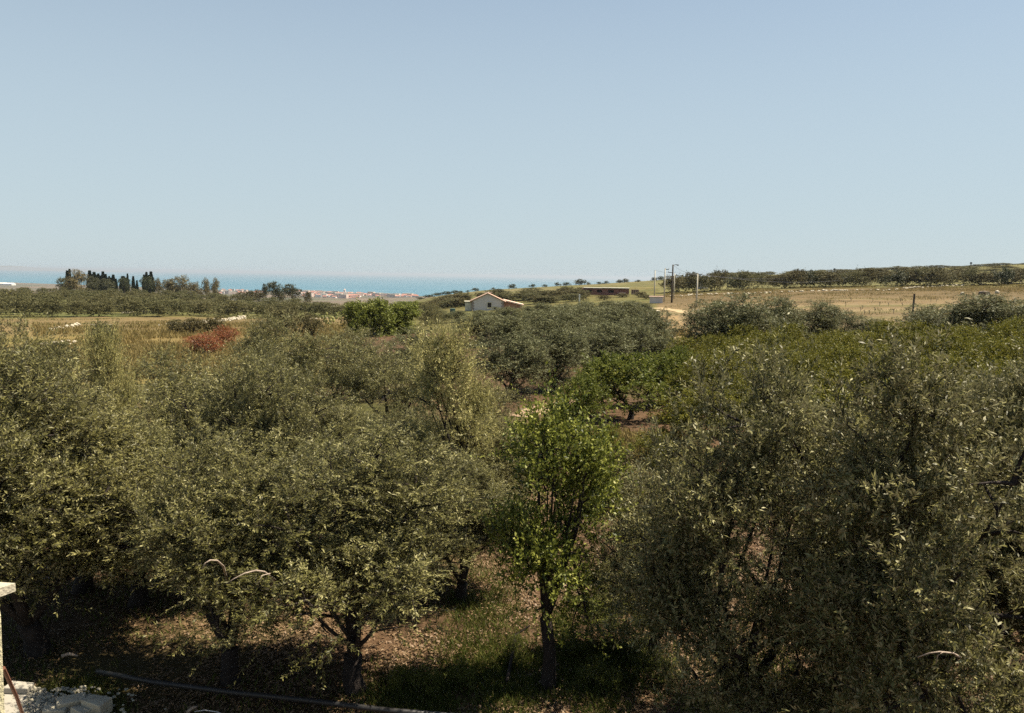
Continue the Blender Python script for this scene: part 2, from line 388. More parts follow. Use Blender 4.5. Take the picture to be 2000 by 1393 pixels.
zone[(fpx < 690 + (nz - .5) * 40) & (fd > 52) & (fd < 168 + nz * 8) & (np.abs(faz) < R(60))] = 1
zone[(fpx >= 1285) & (fd > 58) & (fd < 215) & (np.abs(faz) < R(60))] = 2
zone[(fd >= 215) & (zone == 0)] = 3
zone[(fd > 1000)] = 4
gm = [ground_mat('orchard_soil', 7, .6, .06), ground_mat('dry_field_soil', 1.4, .25, .15), ground_mat('ploughed_soil', 1.6, .12, .2, 1),
      ground_mat('hill_soil', .5, .05, .5), ground_mat('plain_soil', .02, .004, 3)]
for k, nm in enumerate(['ground', 'dry_grass_field', 'ploughed_field', 'hill', 'coastal_plain']):
    fs = F[zone == k]; u, inv = np.unique(fs, return_inverse=True)
    me = np_mesh(nm, V[u], inv.ravel(), np.arange(len(fs)) * 4, np.full(len(fs), 4), [gm[k]], None, {'zone': ('POINT', col[u])}, True)
    meta(link(nm, me), kind='structure')
# small disc under the camera closes the sheet
mb = MB(); mb.add([(0.62 * math.sin(a), 0.62 * math.cos(a), gz(0.6 * math.sin(a), 0.6 * math.cos(a))) for a in np.linspace(0, 2 * math.pi, 24, endpoint=False)][::-1], [tuple(range(24))])

# sea
def sea_mat():
    mt, n, out = new_mat('sea_water')
    g = N(n, 'ShaderNodeNewGeometry')
    mp = N(n, 'ShaderNodeMapping'); mp.inputs['Scale'].default_value = (.0001, .0006, 1); n.links.new(g.outputs['Position'], mp.inputs[0])
    f = noise(n, 6, 5, mp.outputs[0])
    p = N(n, 'ShaderNodeBsdfPrincipled'); p.inputs['Roughness'].default_value = .42; p.inputs['IOR'].default_value = 1.33
    p.inputs['Specular IOR Level'].default_value = .28
    n.links.new(ramp(n, f, [(.35, (.038, .125, .172)), (.65, (.052, .150, .195))]), p.inputs['Base Color'])
    n.links.new(p.outputs[0], out.inputs[0]); return mt
mb = MB(); K = 72; SR = 85000
mb.v = [(0, 0, -100)] + [(SR * math.sin(2 * math.pi * k / K), SR * math.cos(2 * math.pi * k / K), -100) for k in range(K)]
mb.f = [(0, 1 + (k + 1) % K, 1 + k) for k in range(K)]
meta(mb.obj('sea', sea_mat()), kind='structure')
# far hazy headland low on the left
mb = MB(); prof = []
for k in range(41):
    px = -700 + k * 24; t = k / 40
    hgt = 520 * (1 - t) ** .7 * (0.8 + .2 * math.sin(k * .9) * math.cos(k * .37)) + 5
    prof.append((px, hgt))
vs = []
for px, hgt in prof:
    a = at(px, hor(px), 34000); b = at(px, hor(px), 38000)
    vs += [(a.x, a.y, -101), (b.x, b.y, -101 + hgt), (b.x * 1.1, b.y * 1.1, -101)]
fs = []
for k in range(40):
    for q in (0, 1): fs.append((3 * k + q, 3 * k + 3 + q, 3 * k + 4 + q, 3 * k + 1 + q))
mb.add(vs, fs); meta(mb.obj('mountain', plain('mountain_rock', (.16, .14, .12), (.1, .1, .07), .0005)), kind='structure')

# ------------------------------------------------------------------ path and yard
def ribbon(name, pts, w, mat, dz=.02, step=1.0):
    P = [Vector(p) for p in pts]; out_ = []
    for i in range(len(P) - 1):
        k = max(2, int((P[i + 1] - P[i]).length / step))
        for j in range(k): out_.append(P[i].lerp(P[i + 1], j / k))
    out_.append(P[-1])
    for _ in range(6): out_ = [out_[0]] + [(out_[i - 1] + out_[i] * 2 + out_[i + 1]) / 4 for i in range(1, len(out_) - 1)] + [out_[-1]]
    vs = []; nw = 7
    for i, p in enumerate(out_):
        t = (out_[min(i + 1, len(out_) - 1)] - out_[max(0, i - 1)]); t.z = 0; t.normalize(); s_ = Vector((t.y, -t.x, 0))
        for q in range(nw):
            u = (q / (nw - 1) - .5) * w * (1 + .18 * math.sin(i * .7 + (q > 3) * 2))
            a = p + s_ * u; vs.append((a.x, a.y, gz(a.x, a.y) + dz - (.06 if q in (0, nw - 1) else 0)))
    fs = [(i * nw + q, (i + 1) * nw + q, (i + 1) * nw + q + 1, i * nw + q + 1) for i in range(len(out_) - 1) for q in range(nw - 1)]
    mb = MB(); mb.add(vs, fs); return meta(mb.obj(name, mat, smooth=True), kind='structure')
M['path'] = plain('pale_earth', (.33, .235, .15), (.22, .14, .085), .9, .95, .6)
M['slope'] = plain('slope_earth', (.25, .17, .075), (.15, .10, .04), 1.1, .95, .8)
M['path_far'] = plain('pale_earth_far', (.42, .32, .18), (.28, .20, .10), .5, .95, .6)
ribbon('path', [hit(1010, 815), hit(1050, 800), hit(1085, 790), hit(1130, 782)], 1.6, M['path'])
ribbon('path', [hit(1332, 692), hit(1330, 668), hit(1322, 640), hit(1305, 618)], 3.6, M['slope'])
ribbon('path', [hit(1285, 602), hit(1310, 605), hit(1335, 609), hit(1360, 616)], 2.2, M['path_far'], .05)

# ================================================================== foliage
def unit(a): return a / np.maximum(np.linalg.norm(a, axis=-1, keepdims=True), 1e-9)
def crown(seed, H=5.0, Rr=2.3, base=1.3, nlobe=9, nclump=200, nshoot=9, nleaf=28, L=.075, W=.016, shoot=.5, up=.6, spread=.8, droop=.12, lobe_r=.42, flat=1.0, inner=.35):
    """returns leaf quads, per-leaf rnd, clump centres, lobe centres and shoots"""
    g = np.random.default_rng(seed)
    # lobes
    th = g.random(nlobe) * 2 * np.pi + np.arange(nlobe) * 2.4
    hh = np.linspace(0.18, .92, nlobe) + g.normal(0, .05, nlobe)
    rad = Rr * np.sqrt(np.clip(1 - (np.abs(hh - .42) / .66) ** 2, .05, 1)) * (.60 * g.uniform(.75, 1.1, nlobe))
    rad[-1] *= .4
    Lc = np.stack([rad * np.cos(th), rad * np.sin(th), base + (H - base) * hh * .92], -1)
    lr = Rr * lobe_r * g.uniform(.75, 1.25, nlobe)
    # clumps on lobe shells
    li = g.integers(0, nlobe, nclump)
    dv = unit(g.normal(size=(nclump, 3)) + np.array([0, 0, .35]))
    rr = lr[li] * np.where(g.random(nclump) < inner, g.uniform(.2, .8, nclump), g.uniform(.85, 1.1, nclump))
    cc = Lc[li] + dv * rr[:, None] * np.array([1, 1, .95 * flat])
    cc[:, 2] = np.clip(cc[:, 2], base * .75, H * 1.02)
    # shoots
    S = nclump * nshoot
    ci = np.repeat(np.arange(nclump), nshoot)
    sd = unit(dv[ci] * .7 + g.normal(size=(S, 3)) * spread + np.array([0, 0, up]))
    sl = shoot * g.uniform(.5, 1.25, S) * np.where(g.random(S) < .07, 2.0, 1)
    so_ = cc[ci] + g.normal(size=(S, 3)) * shoot * .24
    # leaves
    n = S * nleaf
    si = np.repeat(np.arange(S), nleaf)
    t = np.tile((np.arange(nleaf) + .5) / nleaf, S) + g.normal(0, .02, n)
    pos = so_[si] + sd[si] * (t * sl[si])[:, None]; pos[:, 2] -= droop * (t ** 2) * sl[si]
    perp = unit(np.cross(sd[si], unit(g.normal(size=(n, 3)))))
    ax = unit(sd[si] * .75 + perp * .8 + g.normal(size=(n, 3)) * .12 - np.array([0, 0, droop]))
    side = unit(np.cross(ax, unit(g.normal(size=(n, 3)) + np.array([0, 0, 1.1]))))
    ll = L * g.uniform(.65, 1.25, n)[:, None]; ww = W * g.uniform(.7, 1.2, n)[:, None]
    nrm = unit(np.cross(side, ax))
    flip = nrm[:, 2] < 0; side[flip] *= -1
    mid_ = pos + ax * ll * .5 + nrm * ll * .05 * np.where(flip, -1, 1)[:, None]
    Q = np.stack([pos, mid_ + side * ww * .5, pos + ax * ll, mid_ - side * ww * .5], 1)
    cr = g.random(nclump)
    rnd = np.clip(.50 * g.random(n) + .38 * cr[ci][si] + .12 * t, 0, 1)  # tone shared per clump paints light and dark patches into the crown
    return Q, rnd, cc, Lc, (so_, sd, sl)
def bezier(a, b, bend, k):
    a = Vector(a); b = Vector(b); c_ = (a + b) / 2 + Vector(bend)
    return [a * (1 - t) ** 2 + c_ * 2 * t * (1 - t) + b * t * t for t in [i / k for i in range(k + 1)]]
def wood(seed, Lc, cc, H, trunk_r=.16, fork=.9, nlimb=4, stems=1, twigs=90, tr=.018, lean=.15, shoots=None, nsh=0):
    rr = random.Random(seed); mb = MB()
    f = Vector((rr.uniform(-lean, lean), rr.uniform(-lean, lean), fork))
    mb.tube([(0, 0, -.25), (0.02, 0.01, .05), (f.x * .4 + rr.uniform(-.05, .05), f.y * .4, fork * .5), f], [trunk_r * 1.7, trunk_r * 1.2, trunk_r * .95, trunk_r * .92], 9)
    order = list(range(len(Lc))); rr.shuffle(order)
    limbs = []
    for k, i in enumerate(order):
        e = Vector(Lc[i]); st = f if k < nlimb or not limbs else rr.choice(limbs[:nlimb])[2]
        r0 = trunk_r * (.60 if k < nlimb else .30)
        pts = bezier(st, e, (e.x * .22, e.y * .22, -.1 + rr.uniform(-.15, .1)), 6)
        mb.tube(pts, [r0 * (1 - .85 * j / 6) for j in range(7)], 6)
        limbs.append((pts, i, pts[3]))
    nodes = [p for l in limbs for p in l[0][2:]]
    sel = rr.sample(range(len(cc)), min(twigs, len(cc)))
    na_ = np.array([tuple(p) for p in nodes])
    for i in sel:
        e = cc[i]; k = int(np.argmin(((na_ - e) ** 2).sum(1) + (na_[:, 2] > e[2]) * .5)); st = nodes[k]
        pts = bezier(st, e, (rr.uniform(-.15, .15), rr.uniform(-.15, .15), rr.uniform(-.1, .15)), 3)
        mb.tube(pts, [tr * 1.3, tr, tr * .7, tr * .3], 4, cap=False)
    if shoots is not None:
        so_, sd_, sl_ = shoots
        for i in rr.sample(range(len(so_)), min(nsh, len(so_))):
            a = Vector(so_[i]); b = a + Vector(sd_[i]) * sl_[i]
            mb.tube([a, b - Vector((0, 0, .04))], [.005, .002], 3, cap=False)
    return mb
class Kind: pass
KINDS = {}
def make_kind(name, variants, leaf, bark, treename, **kw):
    ks = []
    wk = {k[2:]: kw.pop(k) for k in list(kw) if k.startswith('w_')}
    for s in range(variants):
        Q, rnd, cc, Lc, sh = crown(hash_(name) + s * 17, **kw)
        k = Kind(); k.H = kw.get('H', 5.0); k.R = float(np.percentile(np.hypot(Q[:, 0, 0], Q[:, 0, 1]), 95)); k.top = float(np.percentile(Q[:, 0, 2], 99.7))
        k.leaf = quads_mesh('crown', Q, [M[leaf]], rnd)
        k.nleaf = len(Q)
        k.wood = wood(hash_(name) + s, Lc, cc, k.H, shoots=sh, **wk).mesh('trunk', M[bark], True)
        k.name = treename; ks.append(k)
    KINDS[name] = ks
def hash_(s): return sum(ord(ch) * (i + 3) for i, ch in enumerate(s)) * 7
make_kind('olive', 4, 'olive', 'bark', 'olive_tree', Rr=1.75, nclump=365, nshoot=10, nleaf=32, L=.066, W=.018, shoot=.42, base=1.15, nlobe=20, inner=.3, lobe_r=.36, spread=.8, up=.9, w_trunk_r=.135, w_twigs=150, w_nsh=900, w_fork=.75)
make_kind('olive_low', 2, 'olive', 'bark', 'olive_tree', Rr=1.75, nclump=360, nshoot=10, nleaf=30, L=.070, W=.020, shoot=.42, base=.45, nlobe=22, inner=.2, lobe_r=.32, spread=.8, up=.9, w_trunk_r=.13, w_twigs=150, w_nsh=700, w_fork=.7)
make_kind('olive_mid', 3, 'olive', 'bark', 'olive_tree', nclump=260, nshoot=8, nleaf=15, L=.12, W=.036, shoot=.55, base=.6, nlobe=12, w_twigs=60, w_fork=.6)
make_kind('olive_pale', 1, 'olive_pale', 'bark', 'olive_tree', nclump=190, nshoot=9, nleaf=22, L=.085, W=.022, shoot=.6, up=1.4, Rr=1.3, nlobe=16, base=.9, w_twigs=60, w_nsh=300)
make_kind('olive_grey', 3, 'olive_grey', 'bark', 'olive_tree', nclump=260, nshoot=8, nleaf=11, L=.17, W=.05, shoot=.6, droop=.35, base=.4, nlobe=12, w_fork=.5, w_twigs=30)
make_kind('citrus', 2, 'citrus', 'bark', 'citrus_tree', nclump=230, nshoot=5, nleaf=10, L=.12, W=.055, shoot=.35, H=3.0, Rr=1.7, base=.7, up=.3, spread=1, lobe_r=.5, w_twigs=20, w_fork=.5, w_trunk_r=.10)
make_kind('broadleaf', 2, 'fresh', 'bark', 'broadleaf_tree', nclump=230, nshoot=5, nleaf=9, L=.15, W=.08, shoot=.4, H=3.4, Rr=2.2, base=.9, lobe_r=.45, w_twigs=40, w_fork=.7, w_trunk_r=.13)
make_kind('thicket', 2, 'thicket', 'bark', 'broadleaf_tree', nclump=260, nshoot=6, nleaf=9, L=.22, W=.12, shoot=.5, H=3.6, Rr=2.6, base=.05, lobe_r=.45, inner=.15, w_twigs=20, w_fork=.3, w_trunk_r=.13)
make_kind('weed', 2, 'weed', 'bark', 'weed_bush', nclump=90, nshoot=6, nleaf=14, L=.06, W=.026, shoot=.28, H=1.1, Rr=.85, base=.02, up=1.3, spread=.6, w_twigs=20, w_fork=.1, w_trunk_r=.015, w_lean=.02)
make_kind('pear', 1, 'pear', 'bark', 'pear_tree', nclump=290, nshoot=7, nleaf=12, L=.078, W=.045, shoot=.45, H=5.0, Rr=1.25, base=1.3, nlobe=16, up=.9, lobe_r=.42, inner=.4, w_twigs=140, w_trunk_r=.13, w_nsh=500, w_fork=1.3)
for s_, k_ in (('olive_far', 'olive_far'), ('scrub', 'scrub')):
    make_kind(s_, 3, k_, 'bark', 'olive_tree' if s_ == 'olive_far' else 'shrub', nclump=130, nshoot=4, nleaf=6, L=.34, W=.14, shoot=.55, H=4.0, Rr=2.4, base=.6, lobe_r=.5, up=.3, w_twigs=0)
make_kind('oak', 2, 'pine', 'bark', 'oak_tree', nclump=130, nshoot=4, nleaf=6, L=.34, W=.14, shoot=.5, H=4.0, Rr=2.4, base=.2, lobe_r=.5, up=.3, w_twigs=0)
make_kind('red', 1, 'red', 'bark_pale', 'shrub', nclump=110, nshoot=6, nleaf=7, L=.16, W=.05, shoot=.5, H=2.4, Rr=1.3, base=.3, up=.9, w_twigs=50, w_fork=.3, w_trunk_r=.05)
make_kind('pine', 2, 'pine', 'bark', 'pine_tree', nclump=200, nshoot=5, nleaf=6, L=.5, W=.16, shoot=.8, H=9.0, Rr=4.0, base=3.6, up=.5, flat=.8, lobe_r=.5, w_twigs=10, w_fork=3.2, w_trunk_r=.3)
make_kind('euc', 2, 'euc', 'bark_pale', 'eucalyptus_tree', nclump=180, nshoot=5, nleaf=6, L=.6, W=.22, shoot=1.2, H=10.0, Rr=5.0, base=2.0, up=.3, droop=.5, w_twigs=10, w_fork=2.2, w_trunk_r=.35)
def cypress_kind():
    ks = []
    for s in range(2):
        g = np.random.default_rng(90 + s); n = 3000
        h = g.random(n) ** .8; r = .95 * np.clip(np.sin(np.pi * np.clip(h * .86 + .10, 0, 1)) ** .6, .05, 1) * (1 - h * .66) * (.8 + .3 * vnoise(h * 9, h * 0, 1, s))
        th = g.random(n) * 2 * np.pi; rad = r * g.uniform(.55, 1.08, n)
        p = np.stack([rad * np.cos(th), rad * np.sin(th), .4 + h * 9.4], -1)
        ax = unit(np.stack([np.cos(th) * .35, np.sin(th) * .35, np.ones(n)], -1) + g.normal(size=(n, 3)) * .2)
        sd_ = unit(np.cross(ax, g.normal(size=(n, 3))))
        Q = np.stack([p, p + ax * .25 + sd_ * .13, p + ax * .6, p + ax * .25 - sd_ * .13], 1)
        k = Kind(); k.H = 10; k.R = 1.0; k.top = 10.2; k.leaf = quads_mesh('crown', Q, [M['cypress']]); k.name = 'cypress_tree'
        mb = MB(); mb.tube([(0, 0, -.3), (0, 0, 3), (0, 0, 8)], [.22, .15, .04], 6); k.wood = mb.mesh('trunk', M['bark']); ks.append(k)
    KINDS['cypress'] = ks
cypress_kind()
# single-mesh versions for the far groves
def join_leafwood(k, name):
    me = k.leaf.copy(); me.name = name
    return me

CNT = {}
def plant(kind, px, d, top_py, width_px, label, cat='tree', group=None, py=None, v=None, single=False, name=None, base=None):
    k = KINDS[kind]; i = CNT.get(kind, 0); CNT[kind] = i + 1
    k = k[(i if v is None else v) % len(k)]
    p = on(px, d, py) if base is None else base
    topz = at(px, top_py, d).z
    Ht = max(.5, topz - p.z); sz = Ht / k.top; sx = width_px / 2 / FPX * d / k.R
    rz = random.uniform(0, 6.28)
    if single:
        o = link(name or k.name, k.leaf); o.location = p; o.rotation_euler = (0, 0, rz); o.scale = (sx, sx, sz)
        return meta(o, label, cat, group)
    o = empty(name or k.name, p, rz, label, cat, group); o.scale = (sx, sx, sz)
    t = link('trunk', k.wood, o); c_ = link('crown', k.leaf, o)
    return o

# ---- nearest row
G0 = None
NEAR = [
 ('olive', 60, 15.2, 785, 430, 'leafy olive tree over the dark corner behind the concrete yard', 1, None),
 ('olive', 258, 16.6, 850, 350, 'low olive tree between the yard corner and the forked trunk olive', 0, None),
 ('olive', 445, 12.9, 850, 385, 'olive tree with a thick dark trunk forking low in a V', 2, None),
 ('olive', 690, 12.2, 850, 460, 'olive tree on a straight black trunk left of the bright green tree', 3, None),
 ('pear', 1080, 12.2, 770, 275, 'bright green pear tree with a slim dark trunk amid the olives', 0, None),
 ('olive', 905, 15.5, 900, 260, 'shaded olive tree just left of the bright green pear tree', 1, None),
 ('olive_low', 1690, 10.8, 1000, 270, 'low olive tree in front of the gap left of the big silvery olive', 2, None),
 ('olive', 1990, 12.0, 740, 280, 'olive tree rising just behind the right side of the big silvery olive', 0, None),
 ('olive', 1290, 13.0, 920, 290, 'dark olive tree just right of the bright green pear tree', 3, None),
 ('olive_low', 1450, 10.6, 688, 440, 'tall dark olive tree with black gaps right of centre, below the silvery treetops', 0, None),
 ('olive_pale', 1648, 12.6, 800, 260, 'lower olive tree between the two tallest olives on the right', 2, None),
 ('olive_low', 1875, 9.4, 690, 520, 'big silvery olive tree filling the bottom right of the picture', 1, None),
 ('olive', 2080, 12.5, 720, 400, 'olive tree cut by the right edge behind the big silvery one', 3, None)]
for k, px, d, tp, w, lab, v, g in NEAR: plant(k, px, d, tp, w, lab, v=v, group='foreground trees' if 0 else None)
SECOND = [
 ('olive', 20, 19, 612, 230, 'tall pale olive tree at the left edge, its top against the dry field', 2),
 ('olive', -90, 15, 690, 400, 'olive tree cut by the left edge of the picture', 0),
 ('olive_pale', 218, 22, 636, 95, 'narrow upright olive spire before the yellow field', 0),
 ('olive', 150, 18, 770, 340, 'rounded olive tree under the narrow upright olive spire', 1),
 ('olive_mid', 345, 20, 735, 330, 'broad yellowish olive tree below the red shrubs', 0),
 ('olive', 540, 17, 700, 270, 'olive tree with a ragged top directly below the dark round olive', 3),
 ('olive', 690, 18, 800, 300, 'olive tree behind the straight black trunk olive', 0),
 ('olive_mid', 330, 28, 690, 250, 'light olive tree at the near rim of the yellow field', 1),
 ('olive_mid', 110, 28, 700, 260, 'low olive tree beside the broken wall at the field rim', 2),
 ('olive_mid', 500, 34, 672, 170, 'olive tree right beside the lower red shrub', 1),
 ('olive_mid', 545, 44, 612, 150, 'dark rounded olive tree standing up against the dry field', 0),
 ('olive_mid', 625, 36, 650, 170, 'olive tree to the right of the dark rounded olive', 2),
 ('olive_mid', 755, 34, 660, 200, 'grey olive tree under the bright green thicket', 1),
 ('olive_mid', 700, 42, 640, 150, 'smaller olive tree at the left foot of the bright green thicket', 0),
 ('olive_grey', 815, 44, 640, 150, 'grey olive tree between the green thicket and the pale shooting olive', 1),
 ('olive_pale', 888, 18.5, 634, 190, 'pale yellow olive tree with long upright shoots left of the grey grove', 0),
 ('olive', 800, 21, 800, 190, 'dark olive tree left below the pale shooting olive', 2),
 ('olive', 955, 20, 805, 190, 'leafy olive tree below the bare patch of path', 2),
 ('olive_mid', 960, 33, 745, 120, 'small olive tree left of the bare patch of path', 1),
 ('olive', 840, 17, 900, 230, 'olive tree under the pale shooting olive, behind the straight black trunk one', 0)]
for k, px, d, tp, w, lab, v in SECOND: plant(k, px, d, tp, w, lab, v=v)
GREY = [
 (1000, 43, 650, 140, 'grey olive tree at the near left corner of the dense grove'),
 (1085, 46, 640, 130, 'grey olive tree above the bare patch of path'),
 (1165, 50, 632, 130, 'grey olive tree standing above the citrus tree with the bent trunk'),
 (1245, 54, 622, 120, 'near right corner olive of the dense grey grove by the slope'),
 (985, 58, 618, 120, 'olive tree of the dense grove below the grey house wall'),
 (1055, 60, 608, 120, 'olive tree of the dense grove below the terracotta lean-to roof'),
 (1125, 63, 604, 120, 'olive tree in the middle of the dense grey grove'),
 (1195, 65, 602, 110, 'olive tree of the dense grove below the brick building'),
 (1272, 62, 606, 80, 'small olive tree at the right rim of the grove beside the earth slope'),
 (935, 75, 612, 110, 'olive tree hiding the foot of the grey house'),
 (1010, 80, 601, 110, 'olive tree right in front of the lean-to roof'),
 (1090, 82, 597, 110, 'rear olive tree of the dense grove left of the white post'),
 (1160, 85, 592, 110, 'rear olive tree hiding the foot of the brick building'),
 (1228, 85, 590, 90, 'rear olive tree left of the concrete cistern')]
for px, d, tp, w, lab in GREY: plant('olive_grey', px, d, tp, w * 1.15, lab)
BACKROW = [
 (1395, 60, 598, 105, 'grey olive tree right of the earth slope, at the left end of its row'),
 (1450, 58, 584, 120, 'tallest grey olive tree in the row right of the earth slope'),
 (1505, 61, 590, 90, 'grey olive tree next right of the tallest one in the row beyond the citrus'),
 (1590, 64, 588, 100, 'grey olive tree standing alone before the ploughed field'),
 (1648, 66, 606, 80, 'low grey olive tree right of the lone one before the ploughed field'),
 (1712, 65, 622, 90, 'lowest grey olive bush left of the wooden field post'),
 (1820, 66, 606, 100, 'grey olive tree just right of the wooden field post'),
 (1885, 64, 592, 110, 'dark grey olive tree in the hedge-like row at the right'),
 (1950, 62, 586, 110, 'tallest olive in the hedge-like row at the right'),
 (2020, 62, 588, 110, 'olive at the right edge end of the hedge-like row')]
for px, d, tp, w, lab in BACKROW: plant('olive_grey', px, d, tp - (9 if px < 1560 or px > 1800 else -2), w * (1.45 if px < 1560 or px > 1860 else 1.1), lab)
for px, d, tp, w, lab in [(862, 118, 603, 46, 'olive bush just left of the green water tank'), (905, 120, 607, 52, 'olive bush right of the green water tank'),
    (945, 125, 606, 50, 'olive bush right at the foot of the grey gable'), (985, 128, 603, 50, 'olive bush under the right corner of the grey house'),
    (1025, 130, 598, 50, 'olive bush below the low end of the lean-to roof'), (1068, 132, 592, 56, 'pale olive bush between the lean-to and the white post'),
    (1112, 134, 592, 50, 'olive bush at the left foot of the white post'), (1150, 136, 589, 50, 'olive bush below the left part of the brick building'),
    (1192, 138, 588, 54, 'olive bush below the middle of the brick building'), (1235, 140, 587, 54, 'olive bush below the right end of the brick building'),
    (1262, 120, 592, 44, 'olive bush left of the concrete cistern')]:
    plant('olive_grey', px, d, tp, w, lab)
for px, d, tp, w, lab in [(1140, 205, 570, 26, 'brown scrub at the left end of the brick building'), (1215, 215, 573, 30, 'brown scrub before the right half of the brick building'), (1252, 208, 570, 26, 'brown scrub between the brick building and the leftmost pole'),
    (1180, 200, 577, 34, 'low brown scrub before the openings of the brick building'), (1262, 195, 576, 24, 'low brown scrub touching the concrete cistern on its left')]:
    plant('scrub', px, d, tp, w, lab, cat='bush', name='bush')
# citrus orchard
plant('broadleaf', 1235, 37, 690, 190, 'fresh green citrus tree with a bent dark trunk above the red soil', v=0, name='citrus_tree')
plant('broadleaf', 1182, 40, 708, 110, 'fresh green citrus tree left of the one with the bent trunk', v=1, name='citrus_tree')
plant('broadleaf', 1293, 41, 692, 120, 'fresh green citrus tree right of the one with the bent trunk', v=1, name='citrus_tree')
plant('broadleaf', 1135, 33, 735, 110, 'small fresh green tree right of the bare patch of path', v=1, name='citrus_tree')
plant('broadleaf', 1325, 42, 678, 90, 'fresh green citrus tree at the foot of the earth slope', v=0, name='citrus_tree')
LC = 'yellow-green citrus tree within the dense orchard carpet on the right'
for r, d in enumerate([24, 27.3, 30.6, 34, 37.5, 41, 44.5, 48, 51.5, 55]):
    step = 2.9 / d * FPX; x0 = 1360 - (d > 40) * 10
    px = x0 + (r % 2) * step * .5
    while px < 2060:
        if not (d < 30 and px < 1500):
            th = .30 if d > 50 else 0
            top = hor(px) + FPX * (EYE - gz(*on(px, d).xy) - 2.65 - random.uniform(-.45, .40) ) / d
            plant('citrus', px + random.uniform(-8, 8), d, top, FPX / d * random.uniform(2.8, 3.6), LC, group='citrus trees of the dense orchard')
        px += step
# bushes on the red soil
for i, (px, d, tp, w, kd, lab) in enumerate([
    (1290, 27, 850, 110, 'citrus', 'yellowish low bush on the red soil below the bent trunk'),
    (1345, 24, 890, 100, 'citrus', 'yellowish bush against the left side of the tall dark olive'),
    (1215, 22, 880, 90, 'scrub', 'brownish twiggy bush right behind the pear tree top'),
    (1185, 27, 830, 60, 'citrus', 'tiny yellow-green bush left of the bare red soil'),
    (1010, 21, 860, 110, 'citrus', 'yellow-green bush behind the left side of the pear tree')]):
    plant(kd, px, d, tp, w, lab, cat='bush', name='bush')
for px, d, tp, w, lab in [(1195, 15.0, 1190, 110, 'tall green weed bush right of the pear trunk, farthest of its clump'), (1150, 13.4, 1265, 90, 'green weed bush nearest to the pear trunk on its right'), (1232, 13.6, 1235, 120, 'wide green weed bush in the middle right of the pear trunk'),
    (1290, 12.6, 1300, 100, 'weed bush at the dark foot of the tall dark olive'), (1180, 12.2, 1325, 90, 'low weed bush at the bottom edge right of the pear trunk'), (1015, 13.0, 1300, 60, 'small weed bush just left of the pear trunk'),
    (905, 12.1, 1330, 60, 'weed bush at the bottom edge left of the pear trunk'), (830, 11.9, 1345, 70, 'weed bush at the bottom edge right of the straight black trunk'), (780, 12.0, 1355, 50, 'tiny weed bush beside the straight black trunk')]:
    plant('weed', px, d, tp, w, lab, cat='weed', name='weed_bush')
# middle distance
plant('thicket', 728, 92, 586, 112, 'broad bright green tree forming the left of the round thicket', v=0)
plant('thicket', 785, 96, 591, 100, 'bright green tree forming the lower right of the round thicket', v=1)
plant('thicket', 696, 90, 594, 50, 'bright green bush at the left rim of the round thicket', v=1)
plant('olive_mid', 843, 100, 592, 55, 'dark green bush between the bright thicket and the water tank', cat='bush', name='bush')
plant('red', 396, 70, 650, 72, 'lower red-brown leafless-looking shrub on the field rim', cat='shrub')
plant('red', 438, 80, 636, 56, 'upper, smaller rust red shrub on the field rim', cat='shrub')
for px, d, tp, w, lab in [(375, 104, 622, 50, 'green bush on the stone wall in the dry field'), (345, 106, 624, 40, 'left bush on the stone wall in the dry field'),
    (415, 104, 619, 46, 'right bush on the stone wall in the dry field'), (195, 86, 628, 40, 'small bush beside scattered stones in the dry field'),
    (560, 96, 604, 90, 'low grey-green thicket behind the dark rounded olive'), (120, 62, 668, 60, 'bush on the broken wall at the near field rim'), (610, 92, 615, 50, 'bush left of the prickly pear')]:
    plant('scrub' if d > 90 else 'olive_far', px, d, tp, w, lab, cat='bush', name='bush')
GL = 'low olive tree in the layered rows of the left grove'
rows = [(177, 0, 690, 6.0), (190, 0, 700, 6.5), (207, 0, 720, 7), (228, 0, 640, 7.5), (255, 0, 620, 8), (288, 0, 600, 9), (325, 0, 520, 9.5), (368, 20, 480, 10.5), (410, 60, 440, 12)]
for ri, (d, a, b, sp) in enumerate(rows):
    px = a - 20 + random.random() * 20
    while px < b:
        if not (ri in (1, 3) and random.random() < .25):
            p = on(px, d); tp = hor(px) + FPX * (EYE - p.z - random.uniform(2.1, 3.0)) / d
            plant('olive_far', px, d + random.uniform(-3, 3), tp, FPX / d * random.uniform(4.5, 7.2), GL, group='olive trees of the left grove', single=True)
        px += sp / d * FPX * random.uniform(.8, 1.25)
